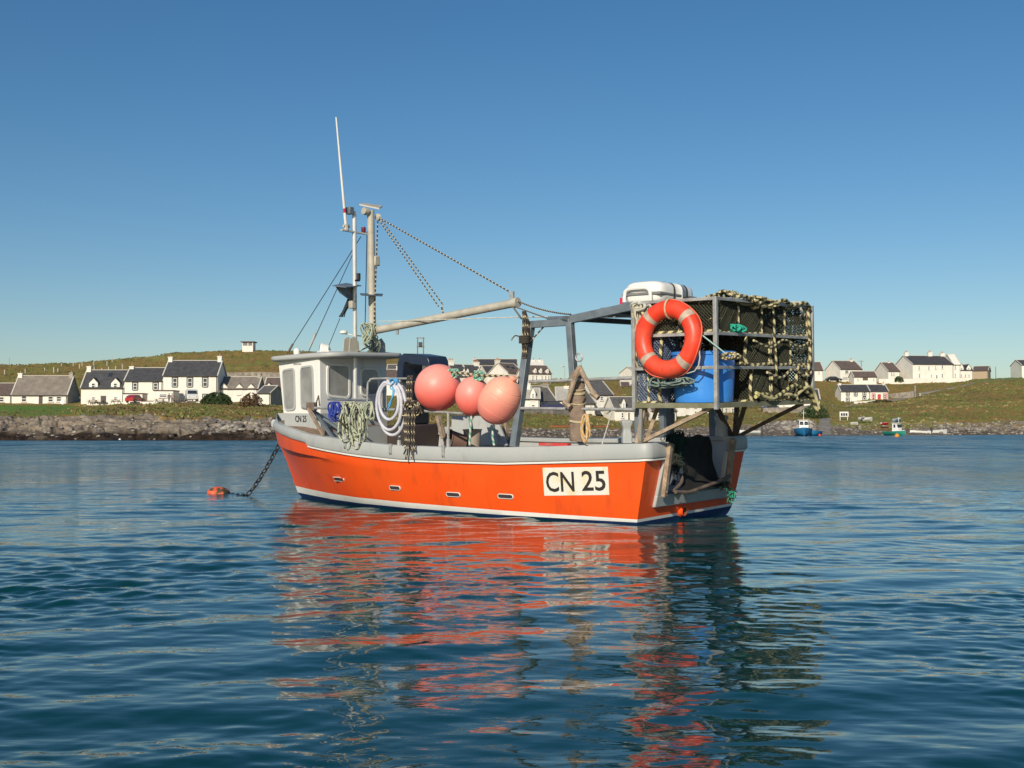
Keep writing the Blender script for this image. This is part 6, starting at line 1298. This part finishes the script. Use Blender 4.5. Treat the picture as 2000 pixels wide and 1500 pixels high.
# rope heaps and lashings round the cage
def rope_run(label, pts, r=.02, mats=None, name='thick_rope'): return rope(label, smooth_path([L(*p) for p in pts], 7), r, mats or [RT, RD], name=name, step=.013)
rope_run('thick yellow rope lying along the lower rail at the stern edge of the cage', [(-.98, -.35, CZ0+.03), (-.97, -.1, CZ0+.05), (-.98, .1, CZ0+.01), (-.97, .35, CZ0+.08), (-.98, .6, CZ0+.14), (-.97, .85, CZ0+.08), (-.98, 1.05, CZ0-.02), (-1.0, 1.13, CZ0-.2)], .022, [ROPY, RD])
rope_run('second thick yellow rope twisted over the first along the stern edge of the cage', [(-.96, -.3, CZ0+.07), (-.99, .0, CZ0+.0), (-.96, .25, CZ0+.04), (-.99, .45, CZ0+.04), (-.96, .62, CZ0+.02), (-.98, .9, CZ0+.12), (-.97, 1.1, CZ0+.05), (-1.0, 1.16, CZ0-.14)], .020, [ROPY, ROPT])
rope_run('tan rope looping over the top stern rail of the cage', [(-.93, -.7, CZ1+.02), (-.97, -.55, CZ1+.05), (-.95, -.35, CZ1+.0), (-.99, -.15, CZ1+.045), (-.95, .1, CZ1-.01), (-.98, .35, CZ1+.05), (-.95, .6, CZ1+.0), (-.99, .85, CZ1+.04), (-.96, 1.05, CZ1-.02)], .020)
rope_run('tan rope running over the tops of the upper row of pots', [(-.7, -.9, CZ1+.03), (-.75, -.5, CZ1+.10), (-.85, -.2, CZ1+.04), (-.7, .2, CZ1+.06), (-.8, .6, CZ1+.03), (-.9, 1.0, CZ1+.04)], .018)
m = MB(); c = L(-.8, -.55, CZ1+.03); loops(c, .12, .07, 7, .017, m, 0, .4, .14, 31, lambda i, j: (i+j) % 4 < 2); loops(c+Vector((-.05, -.3, -.02)), .13, .05, 6, .014, m, 0, .5, .2, 45, lambda i, j: (i+j) % 4 < 2); loops(c+Vector((-.02, -.75, -.02)), .11, .04, 6, .013, m, 0, .5, .2, 46, lambda i, j: (i+j) % 4 < 2); bthing(m, 'rope_heap', [RT, RD], c, 'loops of tan rope heaped on the top row of pots right of the near post', 'rope')
m = MB(); c = L(-.85, .95, CZ1-.02); loops(c, .10, .08, 5, .014, m, 0, .5, .12, 33); bthing(m, 'rope_heap', [ROPW, RD], c, 'pale rope loops draped over the outer top corner of the cage', 'rope')
m = MB(); c = L(-.02, -1.08, CZ1-.10)
for k in range(26): a = rj.uniform(-.12, .10); m.tube(smooth_path([c+Vector((a*.5+.02, rj.uniform(-.03, .05), .09)), c+Vector((a, rj.uniform(-.03, .06), -.02)), c+Vector((a*1.2-.04, rj.uniform(-.03, .05), -.14-rj.random()*.1))], 4), .008, 5, k % 2)
loops(c+Vector((-.02, .03, .07)), .09, .04, 6, .013, m, 0, .4, .04, 35); bthing(m, 'rope_bundle', [ROPW, ROPT], c, 'frayed pale rope tied over the forward top corner of the cage', 'rope')
m = MB(); c = L(-.42, -1.19, CR2-.13); loops(c, .16, .045, 9, .008, m, 0, .5, .05, 37); loops(c+Vector((-.18, 0, .0)), .08, .03, 5, .008, m, 0, .5, .05, 38); loops(c+Vector((.15, 0, .0)), .08, .04, 5, .008, m, 0, .5, .05, 39); bthing(m, 'rope_tangle', [M('rope_grey_green', (.20, .26, .24), .9, var=.3, scale=30)], c, 'tangle of thin grey green rope under the lifebuoy', 'rope')
line('thin white cord hanging from the lifebuoy round past the blue tub', smooth_path([LP(1363, 668, v=-1.23), LP(1367, 700, v=-1.23), LP(1358, 724, v=-1.23), LP(1330, 731, v=-1.2)], 6), .007, [ROPW], bw=False)
line('turquoise cord from the lifebuoy to the near cage post', [LP(1372, 655, v=-1.2), LP(1418, 691, v=-1.13)], .007, [M('cord_turquoise', (.35, .55, .5), .8)], bw=False)
m = MB(); c = LP(1425, 695, u=CU0-.03); loops(c, .07, .03, 4, .012, m, 0, .4, .03, 41, lambda i, j: (i+j) % 4 < 2); bthing(m, 'rope_tie', [RT, WOODD], c, 'tan rope tie round the near cage post in front of the tub', 'rope')
m = MB(); c = LP(1437, 640, u=CU0-.01); loops(c, .05, .03, 6, .010, m, 0, .6, .06, 43); bthing(m, 'rope_knot', [M('rope_turquoise', (.03, .42, .30), .8)], c, 'bright turquoise rope knot on a top row pot right of the near post', 'rope')
for lab, px, py in (('small blue float inside the top row pot second from the right', 1523, 612), ('small blue float inside the top row pot left of the other float', 1470, 611)):
    c = LP(px, py, u=-.85); m = MB(); m.ball(c, .045, 8, sq=(1, 1, .6)); bthing(m, 'pot_float', [M('float_blue', (.03, .08, .35), .5)], c, lab, 'float')
c = L(-.12, -.8, 2.11); m = MB(); m.ball(c, .13, 12); bthing(m, 'yellow_float', [M('pale_yellow_float', (.72, .55, .26), .6)], c, 'pale yellow round float seen through the lifebuoy ring', 'float')
rope_run('tan rope hanging down between the second and third pot columns', [(-.96, .12, CZ1), (-.98, .10, 2.2), (-.96, .14, 2.0), (-.985, .12, 1.85), (-.97, .16, 1.62)], .0135)
rope_run('tan rope sagging across the middle row of pots', [(-.965, -.35, 2.0), (-.985, .0, 1.93), (-.97, .35, 2.02), (-.985, .7, 1.95), (-.97, 1.05, 2.03)], .0135)
rope_run('dark tan rope sagging across the bottom row of pots', [(-.965, -.05, 1.66), (-.985, .25, 1.60), (-.97, .55, 1.69), (-.985, .85, 1.61), (-.97, 1.06, 1.68)], .016, [ROPT, RD])
rope_run('tan rope hanging down the outer end of the pot stack', [(-.96, .98, CZ1), (-.99, .95, 2.2), (-.97, 1.0, 2.0), (-.99, .96, 1.8), (-.97, .9, 1.6), (-.98, .92, 1.45)], .018)
# black rubber mat and nets at the stern opening
m = MB(); rings = []
for i in range(15):
    t = i/14; 
    if t < .72: s = t/.72; w = .93-.50*s; u = .16-.10*s; 
    else: s = (t-.72)/.28; w = .43-.07*s; u = .06-.16*s+.0
    v0, v1 = -.06-.38*max(0, (t-.62)/.38)**1.2, .645
    rings.append([L(u+.015*math.sin(j*1.3+i*.8), v0+(v1-v0)*j/12, w+.02*math.sin(j*.9+1)*(1-t)) for j in range(13)]+[L(u+.02+.015*math.sin(j*1.3+i*.8), v0+(v1-v0)*j/12, w-.012) for j in range(12, -1, -1)])
m.loft(rings); bthing(m, 'rubber_mat', [M('worn_black_rubber', (.014, .014, .013), .75, scale=6, col2=(.030, .027, .022), mix=.6, bump=.3, bscale=30)], L(.1, .2, .5), 'black rubber mat hanging in the stern opening of the boat', 'mat', sharp=60)
m = MB(); m.tube(smooth_path([L(-.10, -.55, .36), L(-.12, -.3, .34), L(-.12, .0, .37), L(-.12, .35, .41), L(-.13, .60, .46)], 5), .022, 8); m.tube(smooth_path([L(-.05, -.52, .37), L(-.02, -.3, .44), L(.05, -.18, .52)], 5), .02, 8); bthing(m, 'bent_batten', [WOODD], L(-.1, 0, .4), 'bent brown batten along the foot of the black rubber mat', 'batten')
def net_clump(label, c, hw, hh, hd, n, mats, seed, name='net_clump'):
    rr = random.Random(seed); m = MB()
    for i in range(n):
        p = c+Vector((rr.gauss(0, .45)*hw, rr.gauss(0, .45)*hd, rr.gauss(0, .45)*hh)); P = [p]
        for k in range(4): P.append(P[-1]+Vector((rr.uniform(-1, 1)*.022, rr.uniform(-1, 1)*.022, rr.uniform(-1, .25)*.035)))
        m.tube(P, .0045, 4, rr.randrange(len(mats)), cap=False)
    bthing(m, name, mats, c, label, 'net')
DG = M('dark_green_net', (.008, .055, .045), .9); TG = M('bright_green_net', (.04, .38, .26), .85)
net_clump('dark green net bunched on the top left corner of the black rubber mat', L(.15, -.12, .92), .10, .09, .12, 520, [DG, DG, ROPD], 1); net_clump('dark green net trailing down the left edge of the black rubber mat', L(.12, -.16, .72),   .04, .16, .05, 260, [DG, ROPD, ROPD], 2)
c = pb(1427, 962, u=-.14); net_clump('bright green net scrap hanging from the right foot of the stern opening', L(*c), .022, .055, .03, 90, [TG, TG, ROPD], 3); c = pb(1416, 944, u=-.12); net_clump('knot of brown and green twine at the right foot of the stern opening', L(*c), .02, .02, .025, 60, [ROPD, ROPD, TG], 4)
# ---------------------------------------------------------------- mooring chain and buoy (in world space)
def link_path(P, ln): return resample(P, ln*.72)
a = BM @ L(7.19, -.02, .72); mbq = at(425, 955, 18.9); e1 = at(478, 954, 18.4); e1.z = .0; e0 = at(448, 953, 18.8); e0.z = -.01
cp = smooth_path([a, a+(e1-a)*.40+Vector((0, 0, -.07)), a+(e1-a)*.75+Vector((0, 0, -.08)), e1, e0], 12); LNK = .12; Q = link_path(cp, LNK); m = MB()
for i in range(len(Q)-1):
    p = Q[i]; d = (Q[i+1]-p).normalized(); s_ = d.cross(Vector((0, 0, 1)) if abs(d.z) < .9 else Vector((1, 0, 0))).normalized(); 
    if i % 2: s_ = s_.cross(d).normalized()
    s_ = (s_+d.cross(s_)*.25).normalized(); m.tube([p+d*(math.cos(t)*LNK*.5)+s_*(math.sin(t)*LNK*.27) for t in [k*math.pi/6 for k in range(12)]], .0095, 6, closed=True)
o = m.build('mooring_chain', [M('wet_black_chain', (.030, .026, .024), .5, metal=.3, var=.4, scale=12)], base=tuple(a)); tag(o, 'black mooring chain running from the bow down to the fouled orange buoy', 'chain')
c = at(428, 952, 18.9); c.z = .0; m = MB(); rr = random.Random(6); N = 22; vs = []; prof = [(max(.001, math.sin(math.pi*i/14))*.185, -math.cos(math.pi*i/14)*.115) for i in range(15)]; m.lathe(prof, (0, 0, 0), 30)
m.v = [tuple(Vector(v)*(1+.13*(mnoise.noise(Vector(v)*9)))) for v in m.v]
o = m.build('mooring_buoy', [M('fouled_orange', (.75, .13, .05), .6, scale=9, col2=(.07, .06, .03), mix=.50, sharp=.05, bump=.6, bscale=30)], sharp=60); o.location = c; tag(o, 'weed fouled orange mooring buoy floating left of the bow at the end of the chain', 'buoy')
bpy.context.view_layer.update()
